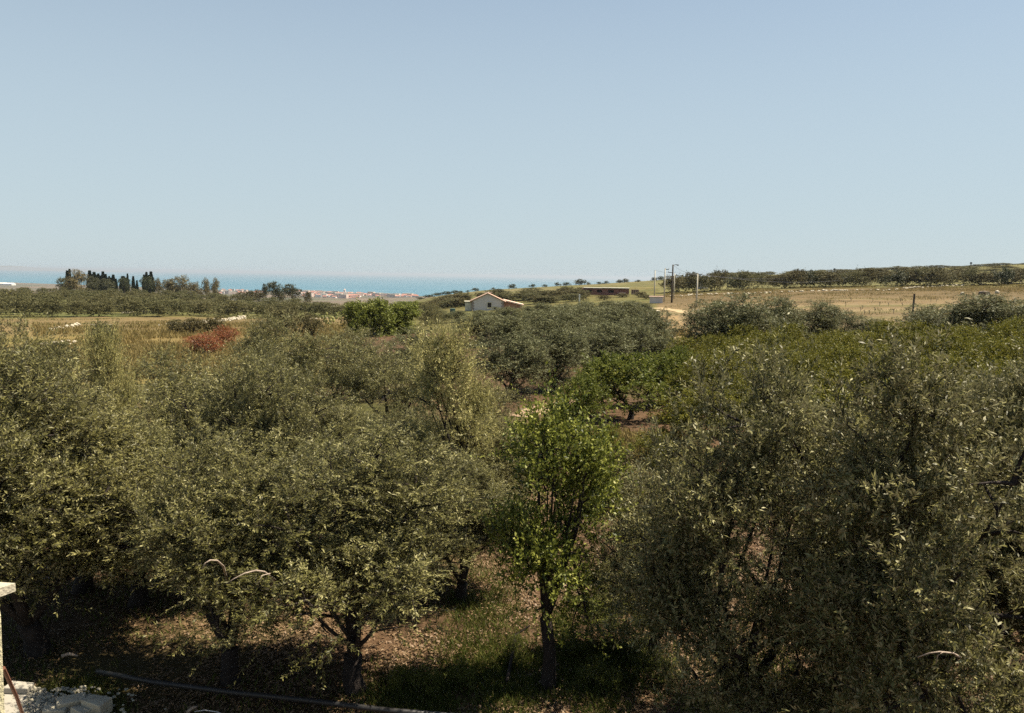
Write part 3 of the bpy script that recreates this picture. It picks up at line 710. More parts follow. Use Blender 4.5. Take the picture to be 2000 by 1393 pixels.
# skyline group on the left
for i, (px, tp, w) in enumerate([(131, 527, 7), (136, 524, 6), (175, 527, 9), (184, 530, 9), (192, 533, 8), (201, 529, 8), (206, 534, 8), (213, 538, 6), (221, 535, 8), (240, 538, 12), (249, 533, 5), (260, 538, 6), (267, 546, 5), (179, 534, 7), (188, 536, 7), (197, 537, 7), (210, 541, 7), (217, 541, 7), (226, 543, 6), (245, 541, 7), (290, 536, 7), (298, 540, 7), (281, 535, 6), (286, 530, 7), (295, 529, 9)]):
    plant('cypress', px, 440, tp + 1.5, w * 1.3, 'dark pointed cypress of the line on the left skyline', group='cypress trees on the left skyline', single=True)
for px, tp, w, k, lab in [(125, 543, 26, 'olive_far', 'dark green tree at the left end of the skyline group'), (150, 527, 38, 'euc', 'rounded olive-brown tree left of the cypress line'),
    (181, 541, 26, 'pine', 'dark crown at the foot of the first cypresses'), (205, 545, 30, 'pine', 'dark crown at the foot of the middle cypresses'),
    (242, 543, 22, 'pine', 'small dark clump between the two cypress stretches'), (292, 541, 30, 'pine', 'dark tree around the last cypresses'), (308, 543, 16, 'euc', 'small brown-green tree right of the last cypresses'),
    (332, 545, 30, 'euc', 'thin sunlit tree right of the cypress line'), (352, 538, 42, 'euc', 'round golden-brown eucalyptus on the left skyline'), (382, 551, 26, 'euc', 'low golden tree between two skyline eucalyptus'),
    (402, 543, 18, 'euc', 'slim brown tree near the right end of the skyline group'), (421, 543, 18, 'euc', 'last slim brown tree of the skyline group')]:
    plant(k, px, 430, tp, w, lab)
plant('pine', 535, 330, 551, 30, 'taller dark pine against the sea on a bare trunk', v=0)
plant('pine', 517, 335, 555, 12, 'small pine at the left shoulder of the taller dark pine', v=1)
plant('pine', 571, 325, 556, 36, 'wide conical dark pine right of the taller one', v=1)
for i, (px, w) in enumerate([(475, 26), (490, 20), (505, 22), (548, 20), (600, 18)]):
    plant('scrub', px, 330 + i, hor(px) + 40 - (i % 3) * 2, w, 'low scrub bush around the two dark pines', cat='bush', group='scrub around the pines', single=True, name='bush')
# hill slope in the middle
ML = 'olive or scrub clump on the slope beyond the grey house'
for i in range(52):
    d = random.choice([200, 215, 230, 250, 275]); px = random.uniform(825, 1140)
    if 915 < px < 1030 and d < 220: continue
    p = on(px, d); tp = hor(px) + FPX * (EYE - p.z - random.uniform(1.7, 2.7)) / d
    plant(random.choice(['olive_far', 'scrub', 'olive_far']), px, d, tp, FPX / d * random.uniform(5, 8), ML, group='clumps on the slope beyond the house', single=True, name='olive_tree')
for i, (px, w, h) in enumerate([(820, 16, 3), (838, 20, 3.5), (856, 22, 4), (870, 22, 5), (888, 18, 5), (898, 14, 3), (914, 8, 2), (928, 14, 4.6), (964, 7, 2.6), (999, 18, 7), (1039, 12, 5), (1064, 10, 3.5), (1090, 12, 5.5), (1107, 14, 5), (1130, 26, 9), (1150, 10, 3), (1172, 12, 3), (1185, 10, 4), (1208, 14, 5), (1223, 14, 6), (1245, 10, 3), (1278, 12, 5), (1292, 18, 6)]):
    p = on(px, 400); tp = hor(px) + FPX * (EYE - p.z - h * .30 - .3) / 400
    plant('oak', px, 400, tp, w * 1.15, 'dark round tree dotting the skyline right of the sea', group='dark trees along the middle skyline', single=True, name='round_tree')
# hedge and hill to the right
RL = 'shrubby dark tree in the belt below the right hill'
px = 1312
while px < 2080:
    d = 232 + random.uniform(-8, 10); p = on(px, d); hh = random.uniform(3.2, 5.2) + (.7 if abs(px - 1408) < 14 else 0) + (.6 if px < 1480 else 0)
    plant(random.choice(['scrub', 'olive_far', 'scrub', 'oak']), px, d, hor(px) + FPX * (EYE - p.z - hh) / d, FPX / d * random.uniform(4.5, 7.5), RL, group='tree belt below the right hill', single=True, name='shrubby_tree')
    px += random.uniform(15, 27)
HL = 'olive scrub clump covering the right hill'
for d in (275, 320, 370, 430, 490, 545):
    px = 1330 + random.random() * 30 + max(0, (d - 400) * .5)
    while px < 2060:
        if random.random() < .82:
            p = on(px, d)
            plant(random.choice(['olive_far', 'scrub', 'olive_far']), px, d + random.uniform(-9, 9), hor(px) + FPX * (EYE - p.z - random.uniform(1.8, 3.0)) / d, FPX / d * random.uniform(7, 13), HL, group='scrub clumps on the right hill', single=True, name='bush')
        px += 11 / d * FPX * random.uniform(.8, 1.5)

# ------------------------------------------------------------------ ground cover
def scatter_blades(name, cx, n, L, W, mat, upb=1.0, lean=.45, clump=0):
    """cx: function(n)-> xy points"""
    xy = cx(n); z = ground_z(xy[:, 0], xy[:, 1]); g = RNG
    pos = np.stack([xy[:, 0], xy[:, 1], z - .01], -1); n = len(pos)
    ax = unit(np.stack([g.normal(0, lean, n), g.normal(0, lean, n), np.full(n, upb)], -1)); sd_ = unit(np.cross(ax, g.normal(size=(n, 3))))
    l = (L * g.uniform(.4, 1.3, n))[:, None]; w = (W * g.uniform(.6, 1.2, n))[:, None]
    Q = np.stack([pos - sd_ * w * .5, pos + sd_ * w * .5, pos + ax * l * .6 + sd_ * w * .4 , pos + ax * l + np.array([0, 0, -.12]) * l], 1)
    return link(name, quads_mesh(name, Q, [mat]))
def scatter_flat(name, xy, L, W, mat):
    n = len(xy); g = RNG; z = ground_z(xy[:, 0], xy[:, 1])
    pos = np.stack([xy[:, 0], xy[:, 1], z + g.uniform(.004, .03, n)], -1)
    th = g.random(n) * 6.283; ax = unit(np.stack([np.cos(th), np.sin(th), g.normal(0, .25, n)], -1))
    sd_ = unit(np.cross(ax, np.stack([g.normal(0, .3, n), g.normal(0, .3, n), np.ones(n)], -1)))
    l = (L * g.uniform(.5, 1.3, n))[:, None]; w = (W * g.uniform(.6, 1.3, n))[:, None]
    Q = np.stack([pos, pos + ax * l * .5 - sd_ * w * .5 + np.array([0, 0, .01]), pos + ax * l, pos + ax * l * .5 + sd_ * w * .5 + np.array([0, 0, .01])], 1)
    return link(name, quads_mesh(name, Q, [mat]))
def blob(n, px, d, spx, sd):
    p = RNG.normal(px, spx, n); dd = RNG.normal(d, sd, n); a = np.arctan((p - 1000) / FPX)
    x, y = dd * np.sin(a), dd * np.cos(a); k = (vnoise(x, y, .7, 31) + .4 * RNG.random(n) > .55) & (dd > 9.5)
    return np.stack([x[k], y[k]], -1)
def wedge(n, pa, pb, d0, d1, thr=None, s=1.5, seed=3, pw=1.0):
    a0, a1 = azim(pa), azim(pb)
    a = RNG.uniform(a0, a1, n); d = d0 + (d1 - d0) * RNG.random(n) ** pw
    x, y = d * np.sin(a), d * np.cos(a)
    if thr is not None:
        k = vnoise(x, y, s, seed) > thr; x, y = x[k], y[k]
    return np.stack([x, y], -1)
o = scatter_flat('leaf_litter', np.concatenate([wedge(60000, -50, 2050, 10.3, 30, .42, .9, 21, 1.5), wedge(40000, -50, 2050, 10.3, 24, .5, 2.2, 22, 1.3)]), .085, .035, M['litter']); meta(o, 'brown dead leaves lying under the olive trees', 'leaf litter', kind='stuff')
o = scatter_blades('green_weeds', lambda n: np.concatenate([blob(9000, 830, 11.8, 60, .4), blob(30000, 1200, 14.5, 60, 1.6), blob(9000, 930, 15, 60, 1.6), blob(9000, 1000, 12.6, 60, .5), blob(9000, 80, 12.9, 60, .5), blob(14000, 1600, 12.5, 160, 1.5), blob(3000, 1100, 11.8, 60, .5)]), 0, .17, .015, M['grass_green'])
meta(o, 'green weeds and grass between the front trunks', 'weeds', kind='stuff')
o = scatter_blades('grass', lambda n: wedge(60000, -50, 2050, 10.5, 36, .70, 2.0, 9), 0, .16, .02, M['grass_green']); meta(o, 'thin green grass patches on the orchard floor', 'grass', kind='stuff')
o = scatter_blades('dry_grass', lambda n: np.concatenate([wedge(42000, 80, 680, 54, 80, .25, 5, 4), wedge(26000, 60, 690, 80, 138, .42, 7, 5)]), 0, .62, .09, M['grass_dry'], lean=.35); meta(o, 'tall golden dry grass on the left field', 'dry grass', kind='stuff')
o = scatter_blades('dry_weeds', lambda n: np.concatenate([wedge(16000, 1150, 1350, 20, 33, .3, 1.5, 4), wedge(9000, 1285, 1355, 60, 95, .5, 3, 5), wedge(9000, 1300, 2030, 150, 200, .55, 6, 6), wedge(26000, 1300, 2030, 202, 236, .3, 6, 7)]), 0, .45, .08, M['grass_dry']); meta(o, 'dry weeds on the red soil and field banks', 'weeds', kind='stuff')

o = scatter_blades('field_weeds', lambda n: np.concatenate([wedge(26000, 1300, 2030, 75, 200, .66, 5, 16), wedge(22000, 60, 690, 75, 170, .6, 6, 26)]), 0, .3, .07, M['grass_green']); meta(o, 'green weed patches in the left and right fields', 'weeds', kind='stuff')
# ------------------------------------------------------------------ stones and walls
def stone_wall(pts, w, h, size, label, dens=3.2):
    P = [hit(*p) for p in pts]; mb = MB(); s = 0
    for i in range(len(P) - 1):
        L_ = (P[i + 1] - P[i]).length; n = int(L_ * dens)
        for j in range(n):
            q = P[i].lerp(P[i + 1], random.random()); x = q.x + random.gauss(0, w); y = q.y + random.gauss(0, w)
            r = size * random.uniform(.5, 1.4); s += 1
            mb.rock((x, y, gz(x, y) + random.random() * h), (r, r * .8, r * .6), s)
    e = empty('stone_wall', P[0], 0, label, 'stone wall')
    o = mb.obj('stones', M['stone'], e); o.matrix_parent_inverse = Matrix.Translation(-P[0]); o['kind'] = 'stuff'
    return e
stone_wall([(300, 637), (350, 636), (400, 631), (445, 627), (478, 621)], .25, .45, .26, 'tumbled pale dry stone wall above the red shrubs')
stone_wall([(102, 646), (130, 642), (152, 635)], .2, .3, .24, 'short broken line of pale stones left in the dry field')
stone_wall([(84, 680), (105, 673), (150, 672)], .25, .35, .22, 'broken pale wall at the near left field rim', 4)
stone_wall([(170, 637), (220, 636)], .25, .25, .2, 'few pale stones beside the small bush in the dry field', 2.5)
stone_wall([(240, 612), (290, 608), (345, 607)], .3, .2, .3, 'thin pale stone line below the first grove row', 1.6)
stone_wall([(420, 606), (500, 607), (600, 604)], .4, .2, .3, 'sparse stones along the far edge of the dry field', .8)
stone_wall([(598, 625), (640, 622)], .2, .2, .2, 'few pale stones at the foot of the prickly pear')
stone_wall([(1400, 576), (1480, 574), (1600, 569), (1760, 568)], .4, .2, .35, 'long thin terrace edge of pale stones across the ploughed field', 1.6)
stone_wall([(1310, 579), (1345, 578), (1400, 575)], .3, .3, .35, 'stones along the bank right of the tall poles', 2)
stone_wall([(1750, 566), (1850, 560), (2000, 553)], .4, .3, .35, 'pale stone terrace edge below the right tree belt', 1.5)
def one_rock(px, py, r, mat, label, name='rock', cat='rock', sq=.8):
    p = hit(px, py); mb = MB(); mb.rock((0, 0, r[2] * .45), r, int(px)); o = mb.obj(name, M[mat], loc=p); return meta(o, label, cat)
one_rock(1922, 578, (1.3, 1.0, .8), 'brown_rock', 'large brown boulder in the ploughed field at the right', 'boulder', 'boulder')
one_rock(1880, 576, (.4, .4, .4), 'stone', 'small pale rock left of the large brown boulder')
one_rock(1948, 574, (.5, .4, .5), 'stone', 'small pale rock right of the large brown boulder')
one_rock(1268, 606, (.8, .7, .6), 'stone', 'pale rock at the left top of the earth slope')
one_rock(1284, 612, (.6, .6, .4), 'stone', 'flat pale rock on the earth slope, right of the first one')
one_rock(1266, 622, (.5, .5, .5), 'stone', 'pale rock lowest on the left rim of the earth slope')
for i in range(34):
    px = random.uniform(1560, 1960); py = random.uniform(588, 622)
    p = hit(px, py)
    if math.hypot(p.x, p.y) < 72: continue
    mb = MB(); mb.tube([(0, 0, -.05), (.03, 0, .3), (0, .02, .55)], [.03, .03, .01], 4)
    for q in range(8):
        a = q * .8; mb.add([(0, 0, .2 + q * .04), (math.cos(a) * .12, math.sin(a) * .12, .33 + q * .04), (math.cos(a) * .22, math.sin(a) * .22, .40 + q * .04), (math.cos(a + .5) * .12, math.sin(a + .5) * .12, .35 + q * .04)], [(0, 1, 2, 3)])
    o = mb.obj('sapling', M['pole_dark'] if i % 3 else M['pine'], loc=p); meta(o, 'tiny dark sapling dotted over the ploughed field', 'sapling', 'saplings in the ploughed field')

# ------------------------------------------------------------------ the grey house
def part(mb, name, mat, par, **k): return mb.obj(name, M[mat], par, **k)
hp = on(953, 168); hz = math.atan2(hp.x, hp.y)
house = empty('house', (hp.x, hp.y, hp.z - .2), -hz, 'small grey gabled house with terracotta roof and lean-to behind the grove', 'house')
W2, D2, EV, RG = 3.35, 8.0, 3.0, 4.75    # half width, depth, eaves, ridge
def hzv(py, px=953): return at(px, py, 168).z - (hp.z - .2)
EV = hzv(589); RG = hzv(574.5)
mb = MB(); t_ = .3
mb.add([(-W2, 0, 0), (W2, 0, 0), (W2, 0, EV), (0, 0, RG), (-W2, 0, EV), (-W2, D2, 0), (W2, D2, 0), (W2, D2, EV), (0, D2, RG), (-W2, D2, EV)],
       [(0, 1, 2, 3, 4), (9, 8, 7, 6, 5), (0, 4, 9, 5), (1, 6, 7, 2), (2, 7, 8, 3), (3, 8, 9, 4)])
wl = part(mb, 'wall', 'plaster', house)
mb = MB()
for s in (-1, 1):
    ov = .4; sl_ = (RG - EV) / W2
    x1 = s * (W2 + ov); z1 = EV - ov * sl_
    mb.add([(0, -.25, RG + .02), (x1, -.25, z1 + .02), (x1, D2 + .3, z1 + .02), (0, D2 + .3, RG + .02), (0, -.25, RG + .2), (x1, -.25, z1 + .2), (x1, D2 + .3, z1 + .2), (0, D2 + .3, RG + .2)],
           [(0, 1, 2, 3), (7, 6, 5, 4), (0, 4, 5, 1), (1, 5, 6, 2), (3, 2, 6, 7)])
rf_ = part(mb, 'roof', 'terracotta', house)
for s in (-1, 1):
    mb = MB(); mb.tube([(0, -.28, RG + .22), (s * (W2 + .42), -.28, EV - .4 * (RG - EV) / W2 + .2)], .13, 6); part(mb, 'verge', 'pale_tile', house)
    for k in range(7):
        mb = MB(); mb.box((s * (W2 - .16 - (k % 2) * .1), -.03, .2 + k * EV / 7), (.34 + (k % 2) * .2, .08, EV / 7 * .8)); part(mb, 'quoin', 'quoin', house)
for cx_, zb, w_, h_ in ((.35, hzv(601), .9, 1.1), (1.6, hzv(604), .75, .55)):
    fr = MB(); 
    for dx in (-1, 1): fr.box((cx_ + dx * w_ / 2, -.05, zb + h_ / 2), (.1, .12, h_ + .1))
    for dz in (0, 1): fr.box((cx_, -.055, zb + h_ * dz), (w_ - .1, .12, .1))
    w = part(fr, 'window', 'lit_plaster', house); pn = MB(); pn.box((cx_, -.02, zb + h_ / 2), (w_ - .1, .05, h_ - .1)); part(pn, 'pane', 'dark', w)
mb = MB(); mb.box((0, 3.8, RG + .28), (1.9, .35, .12)); mb.box((0, 3.8, RG + .05), (.3, .3, .6)); part(mb, 'chimney', 'lit_plaster', house)
# lean-to on the right
e = W2 + .003; LX = 7.6; z0 = hzv(588) ; z1 = hzv(597)
mb = MB(); mb.add([(e, 1.2, 0), (LX - .4, 1.2, 0), (LX - .4, 1.2, z1), (e, 1.2, z0 - .1), (e, 6, 0), (LX - .4, 6, 0), (LX - .4, 6, z1), (e, 6, z0 - .1)],
       [(0, 1, 2, 3), (7, 6, 5, 4), (1, 5, 6, 2), (3, 2, 6, 7)]); part(mb, 'lean_to', 'terracotta', house)
mb = MB(); mb.add([(e, .7, z0), (LX, .7, z1), (LX, 6.4, z1), (e, 6.4, z0), (e, .7, z0 + .28), (LX, .7, z1 + .28), (LX, 6.4, z1 + .28), (e, 6.4, z0 + .28)],
       [(0, 1, 2, 3), (7, 6, 5, 4), (0, 4, 5, 1), (1, 5, 6, 2), (3, 2, 6, 7)]); part(mb, 'lean_to_roof', 'pale_tile', house)
mb = MB(); mb.box((-W2 - .75, 2.6, hzv(592) / 2), (1.3, 2.5, hzv(592))); part(mb, 'porch', 'lit_plaster', house)
mb = MB(); mb.box((-W2 - .8, 2.6, hzv(591) + .08), (1.6, 2.9, .16)); part(mb, 'porch_roof', 'lit_plaster', house)

# unfinished brick building
bp = on(1192, 232); bz = math.atan2(bp.x, bp.y)
bb = empty('brick_building', bp, -bz, 'long unfinished red brick building with dark openings and a flat slab roof', 'building')
def bzv(py): return at(1192, py, 232).z - bp.z
T = bzv(563.5); BX = lambda px: (px - 1192) / FPX * 232
mb = MB(); openings = [(1147, 1157), (1166, 1176), (1188, 1199)]
x = BX(1137); T2 = T - .1; lo, hi = bzv(572), bzv(566.5)
segs = [1137] + [q for o_ in openings for q in o_] + [1228]
for i in range(0, len(segs), 2): mb.box(((BX(segs[i]) + BX(segs[i + 1])) / 2, 0, T2 / 2), (BX(segs[i + 1]) - BX(segs[i]), .3, T2))
for a_, b_ in openings:
    mb.box(((BX(a_) + BX(b_)) / 2, 0, lo / 2), (BX(b_) - BX(a_), .3, lo)); mb.box(((BX(a_) + BX(b_)) / 2, 0, (hi + T2) / 2), (BX(b_) - BX(a_), .3, T2 - hi))
mb.box(((BX(1137) + BX(1228)) / 2, 6, T2 / 2), (BX(1228) - BX(1137), .3, T2)); mb.box((BX(1138), 3, T2 / 2), (.3, 5.6, T2)); mb.box((BX(1227), 3, T2 / 2), (.3, 5.6, T2))
part(mb, 'wall', 'brick', bb)
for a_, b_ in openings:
    mb = MB(); mb.box(((BX(a_) + BX(b_)) / 2, .5, (lo + hi) / 2), (BX(b_) - BX(a_) + .3, .1, hi - lo + .2)); part(mb, 'opening_shade', 'dark', bb)  # dark panel behind each gap paints the shade of the interior
mb = MB(); mb.box(((BX(1140) + BX(1176)) / 2, 3, T + .05), (BX(1176) - BX(1140), 6.6, .16)); part(mb, 'roof_slab', 'slab', bb)
mb = MB(); mb.box(((BX(1176) + BX(1228)) / 2 + .1, 2.9, T + .12), (BX(1230) - BX(1176) - .2, 6.9, .2)); part(mb, 'roof_slab', 'slab', bb)
mb = MB(); mb.box((BX(1215), -.28, bzv(572)), (1.9, .2, .25)); part(mb, 'lintel', 'pale_tile', bb)
mb = MB(); mb.box(((BX(1232) + BX(1247)) / 2, .3, bzv(565) / 2), (BX(1247) - BX(1232), .3, bzv(565) )); part(mb, 'end_wall', 'brick_lit', bb)
for k in range(4):
    mb = MB(); mb.box((BX(1235 + k * 3.3), .12, bzv(569)), (.2, .12, 1.0)); part(mb, 'slot_shade', 'dark', bb)  # dark strips on the end wall paint the shade in its slots

# cistern, poles, wires
cp = on(1282, 172); cz_ = math.atan2(cp.x, cp.y)
ci_ = empty('concrete_cistern', cp, -cz_, 'low grey concrete cistern with a pale cover at the foot of the poles', 'cistern')
def cv(py): return at(1282, py, 178).z - cp.z
ht = max(.8, min(1.3, cv(578))); mb = MB(); mb.box((0, 0, ht / 2), (2.7, 2.4, ht)); part(mb, 'tank_wall', 'plaster', ci_)
mb = MB(); mb.box((0, 0, ht + .07), (3.0, 2.7, .14)); part(mb, 'cover', 'pale_tile', ci_)
def pole(px, d, top, bot, rad, label, dark=False, arms=(), lamp=False, mat=None):
    p = on(px, d, bot); p2 = at(px, top, d); H_ = p2.z - p.z
    e = empty('power_pole', p, -math.atan2(p.x, p.y), label, 'power pole')
    mb = MB(); mb.tube([(0, 0, -.3), (0, 0, H_ * .5), (0, 0, H_)], [rad * 1.1, rad * .95, rad * .75], 8); part(mb, 'shaft', mat or 'pole', e, smooth=True)
    for (zz, x0, x1) in arms:
        mb = MB(); mb.box(((x0 + x1) / 2, -rad - .06, H_ + zz), (abs(x1 - x0), .12, .14)); ar = part(mb, 'crossarm', 'metal', e)
        for xx in (x0, x1):
            mb = MB(); mb.tube([(xx, -rad - .06, H_ + zz + .07), (xx, -rad - .06, H_ + zz + .3)], [.06, .05], 6); part(mb, 'insulator', 'plaster', ar)
    if lamp:
        mb = MB(); mb.tube([(rad * .7, 0, H_ - .15), (.5, 0, H_ + .02), (1.15, 0, H_ - .12)], [.05, .05, .16], 6); part(mb, 'lamp_arm', 'metal', e)
    return e, Vector((p.x, p.y, p.z + H_))
pl1, t1 = pole(1278, 186, 528, 577, .13, 'leftmost of the concrete poles, standing behind the cistern')
pl2, t2 = pole(1297, 176, 524.5, 585, .13, 'second concrete pole from the left, right beside the cistern', arms=[(-.2, .1, .8)])
pl3, t3 = pole(1312, 172, 517, 586, .19, 'tallest pole with a lamp arm and a crossarm', lamp=True, arms=[(-1.65, -.9, -.1)], mat='pole_dark')
pl4, t4 = pole(1316, 190, 534, 583, .12, 'short pole just behind the tallest one')
pl5, t5 = pole(1360, 150, 535, 600, .16, 'concrete pole standing alone right of the pale track', arms=[(-.1, .1, .8)])
def wire(a, b, sag, label, rad=.018):
    mb = MB(); a = Vector(a); b = Vector(b); K_ = 14
    mb.tube([a.lerp(b, i / K_) - Vector((0, 0, sag * 4 * (i / K_) * (1 - i / K_))) for i in range(K_ + 1)], rad, 4)
    return meta(mb.obj('power_line', M['wire']), label, 'power line')
wire(t3 + Vector((0, 0, -.1)), t5, .5, 'thin wire from the tallest pole to the lone pole')
wire(t1, t3 + Vector((0, 0, -1.6)), .2, 'thin wire from the leftmost pole to the tallest pole')
t6 = at(1470, 545, 130); wire(t5, at(1640, 548, 210), .9, 'thin wire running right from the lone pole over the tree belt')
wire(t3 + Vector((0, 0, -1.6)), at(1560, 544, 236), .6, 'lower thin wire from the tallest pole to the tree belt')
for px, tp, d, lab in ((1628, 524, 500, 'small mast on the crest of the right hill'), (1893, 512, 540, 'faint thin mast on the right part of the crest'), (1349, 537, 330, 'tiny mast above the belt left of the lone pole')):
    p = on(px, d); z_ = at(px, tp, d).z; mb = MB(); mb.tube([p, (p.x, p.y, z_)], [.3, .22], 6); mb.box((p.x, p.y, z_ - .6), (1.2, .3, .8)); meta(mb.obj('mast', M['metal']), lab, 'mast')
p = on(1372, 260); e = empty('white_house', (p.x, p.y, p.z), 0, 'tiny white house half hidden in the tree belt right of the lone pole', 'house')
hh_ = at(1372, 546.5, 260).z - p.z; mb = MB(); mb.box((0, 0, hh_ / 2), (2.6, 3, hh_)); part(mb, 'wall', 'town_white', e)
mb = MB(); mb.add([(-1.7, -1.8, hh_), (1.7, -1.8, hh_), (1.7, 1.8, hh_), (-1.7, 1.8, hh_), (0, -1.8, hh_ + 1), (0, 1.8, hh_ + 1)], [(0, 1, 4), (2, 3, 5), (0, 4, 5, 3), (1, 2, 5, 4), (0, 3, 2, 1)]); part(mb, 'roof', 'metal', e)
# field post, white post, tank, cactus
p = on(1780, 70, 640); z_ = at(1781, 574, 70).z; mb = MB(); mb.tube([(p.x, p.y, p.z - .2), (p.x + .03, p.y, (p.z + z_) / 2), (p.x + .07, p.y, z_)], [.085, .08, .075], 7); meta(mb.obj('fence_post', M['pole_dark']), 'tall brown wooden post before the ploughed field', 'post')
p = on(1132, 150); a_ = at(1132, 586, 150).z; b_ = at(1132, 575, 150).z; mb = MB(); mb.box((p.x, p.y, (p.z + b_) / 2), (.24, .24, b_ - p.z)); meta(mb.obj('marker_post', M['town_white']), 'short white post left of the brick building', 'post')
p = hit(884, 616); tz = 1.25
e = empty('water_tank', p, 0, 'dark green plastic water tank beside the bushes left of the house', 'water tank')
mb = MB(); mb.tube([(0, 0, 0), (0, 0, tz * .55), (0, 0, tz * .92)], [.5, .52, .5], 16); part(mb, 'body', 'tank', e, smooth=False)
mb = MB(); mb.tube([(0, 0, tz * .92), (0, 0, tz * .98), (0, 0, tz)], [.58, .45, .18], 16); part(mb, 'lid', 'tank', e)
cp = hit(642, 636); e = empty('prickly_pear', cp, 0, 'prickly pear cactus with yellowish pads beyond the olives', 'cactus')
def pad(c_, r, tilt, az_, nm='pad'):
    mb = MB(); K_ = 9; ring = [Vector((math.cos(a) * r * .72, 0, r + math.sin(a) * r)) for a in np.linspace(0, 2 * math.pi, K_, endpoint=False)]
    vs = [v + Vector((0, .05, 0)) for v in ring] + [v - Vector((0, .05, 0)) for v in ring] + [Vector((0, .12, r)), Vector((0, -.12, r))]
    Mx = Matrix.Rotation(az_, 3, 'Z') @ Matrix.Rotation(tilt, 3, 'Y'); vs = [Mx @ v + Vector(c_) for v in vs]
    fs = [(k, K_ + k, K_ + (k + 1) % K_, (k + 1) % K_) for k in range(K_)] + [(2 * K_, k, (k + 1) % K_) for k in range(K_)] + [(2 * K_ + 1, K_ + (k + 1) % K_, K_ + k) for k in range(K_)]
    mb.add(vs, fs); return part(mb, nm, 'cactus', e)
for k in range(17):
    lvl = k // 5; a_ = k * 1.3; pad((math.cos(a_) * .35 * (1 + lvl), math.sin(a_) * .25 * (1 + lvl), lvl * .48 - .05), .30, random.uniform(-.7, .7), random.uniform(-.6, .6))

# ------------------------------------------------------------------ the town by the sea
def town_mesh(seed, w, d, h, flat, wallm):
    mb = MB(); mb.box((0, 0, h / 2), (w, d, h)); nf = len(mb.f)
    if flat: mb.box((0, 0, h + .3), (w + .5, d + .5, .6))
    else: mb.add([(-w * .55, -d * .55, h), (w * .55, -d * .55, h), (w * .55, d * .55, h), (-w * .55, d * .55, h), (-w * .55, 0, h + w * .2), (w * .55, 0, h + w * .2)], [(0, 1, 5, 4), (2, 3, 4, 5), (0, 4, 3), (1, 2, 5), (0, 3, 2, 1)])
    nr_ = len(mb.f); wi = []
    for fl in range(int(h // 3)):
        for q in range(int(w // 4)): wi.append((-w / 2 + 2 + q * 4, fl * 3 + 1.7))
    for (x_, z_) in wi: mb.box((x_, -d / 2 - .03, z_), (1.2, .1, 1.4))
    me = mb.mesh('town_house', [M[wallm], M['town_roof'] if not flat else M['slab'], M['dark']])
    me.polygons.foreach_set('material_index', [0] * nf + [1] * (nr_ - nf) + [2] * (len(mb.f) - nr_)); return me
TM = [town_mesh(0, 14, 10, 6, False, 'town_wall'), town_mesh(1, 22, 11, 9, True, 'town_white'), town_mesh(2, 18, 12, 7, False, 'town_white'), town_mesh(3, 30, 12, 13, True, 'town_wall'), town_mesh(4, 12, 10, 5, False, 'town_wall')]
for i in range(260):
    px = random.choice([random.uniform(585, 815), random.uniform(575, 700), random.uniform(425, 520) if i % 3 == 0 else random.uniform(600, 800)])
    cd_ = float(np.interp(azim(px), _caz, _cd)); d = cd_ - 60 - random.random() ** 1.2 * (1100 if px < 700 else 650)
    p = on(px, d); o = link('town_house', random.choice(TM)); o.location = (p.x, p.y, p.z - .5); o.rotation_euler = (0, 0, random.uniform(-.6, .6)); s_ = random.uniform(.75, 1.25); o.scale = (s_, s_, s_)
    meta(o, 'pale house among the roofs of the seaside town', 'house', 'houses of the seaside town')
p = on(673, 4150); mb = MB(); mb.box((0, 0, 10), (9, 9, 20)); o = mb.obj('tower', M['town_white'], loc=p); mb2 = MB(); mb2.add([(-5, -5, 20.1), (5, -5, 20.1), (5, 5, 20.1), (-5, 5, 20.1), (0, 0, 27)], [(0, 1, 4), (1, 2, 4), (2, 3, 4), (3, 0, 4), (0, 3, 2, 1)]); mb2.obj('roof', M['town_wall'], o)
meta(o, 'pale bell tower rising above the roofs of the seaside town', 'tower')
for i, (px, py, w_) in enumerate([(3, 550, 60), (17, 550, 50), (-20, 550, 60)]):
    d = 5600 - i * 90; p = on(px, d); mb = MB(); hh_ = 9
    mb.box((0, 0, hh_ / 2), (w_, 40, hh_)); mb.add([(-w_ / 2 - 1, -21, hh_), (w_ / 2 + 1, -21, hh_), (w_ / 2 + 1, 21, hh_), (-w_ / 2 - 1, 21, hh_), (-w_ / 2, 0, hh_ + 5), (w_ / 2, 0, hh_ + 5)], [(0, 1, 5, 4), (2, 3, 4, 5), (0, 4, 3), (1, 2, 5), (0, 3, 2, 1)])
    o = mb.obj('warehouse', M['town_white'], loc=p); meta(o, 'long white shed on the far plain at the left edge', 'shed', 'white sheds on the far plain')

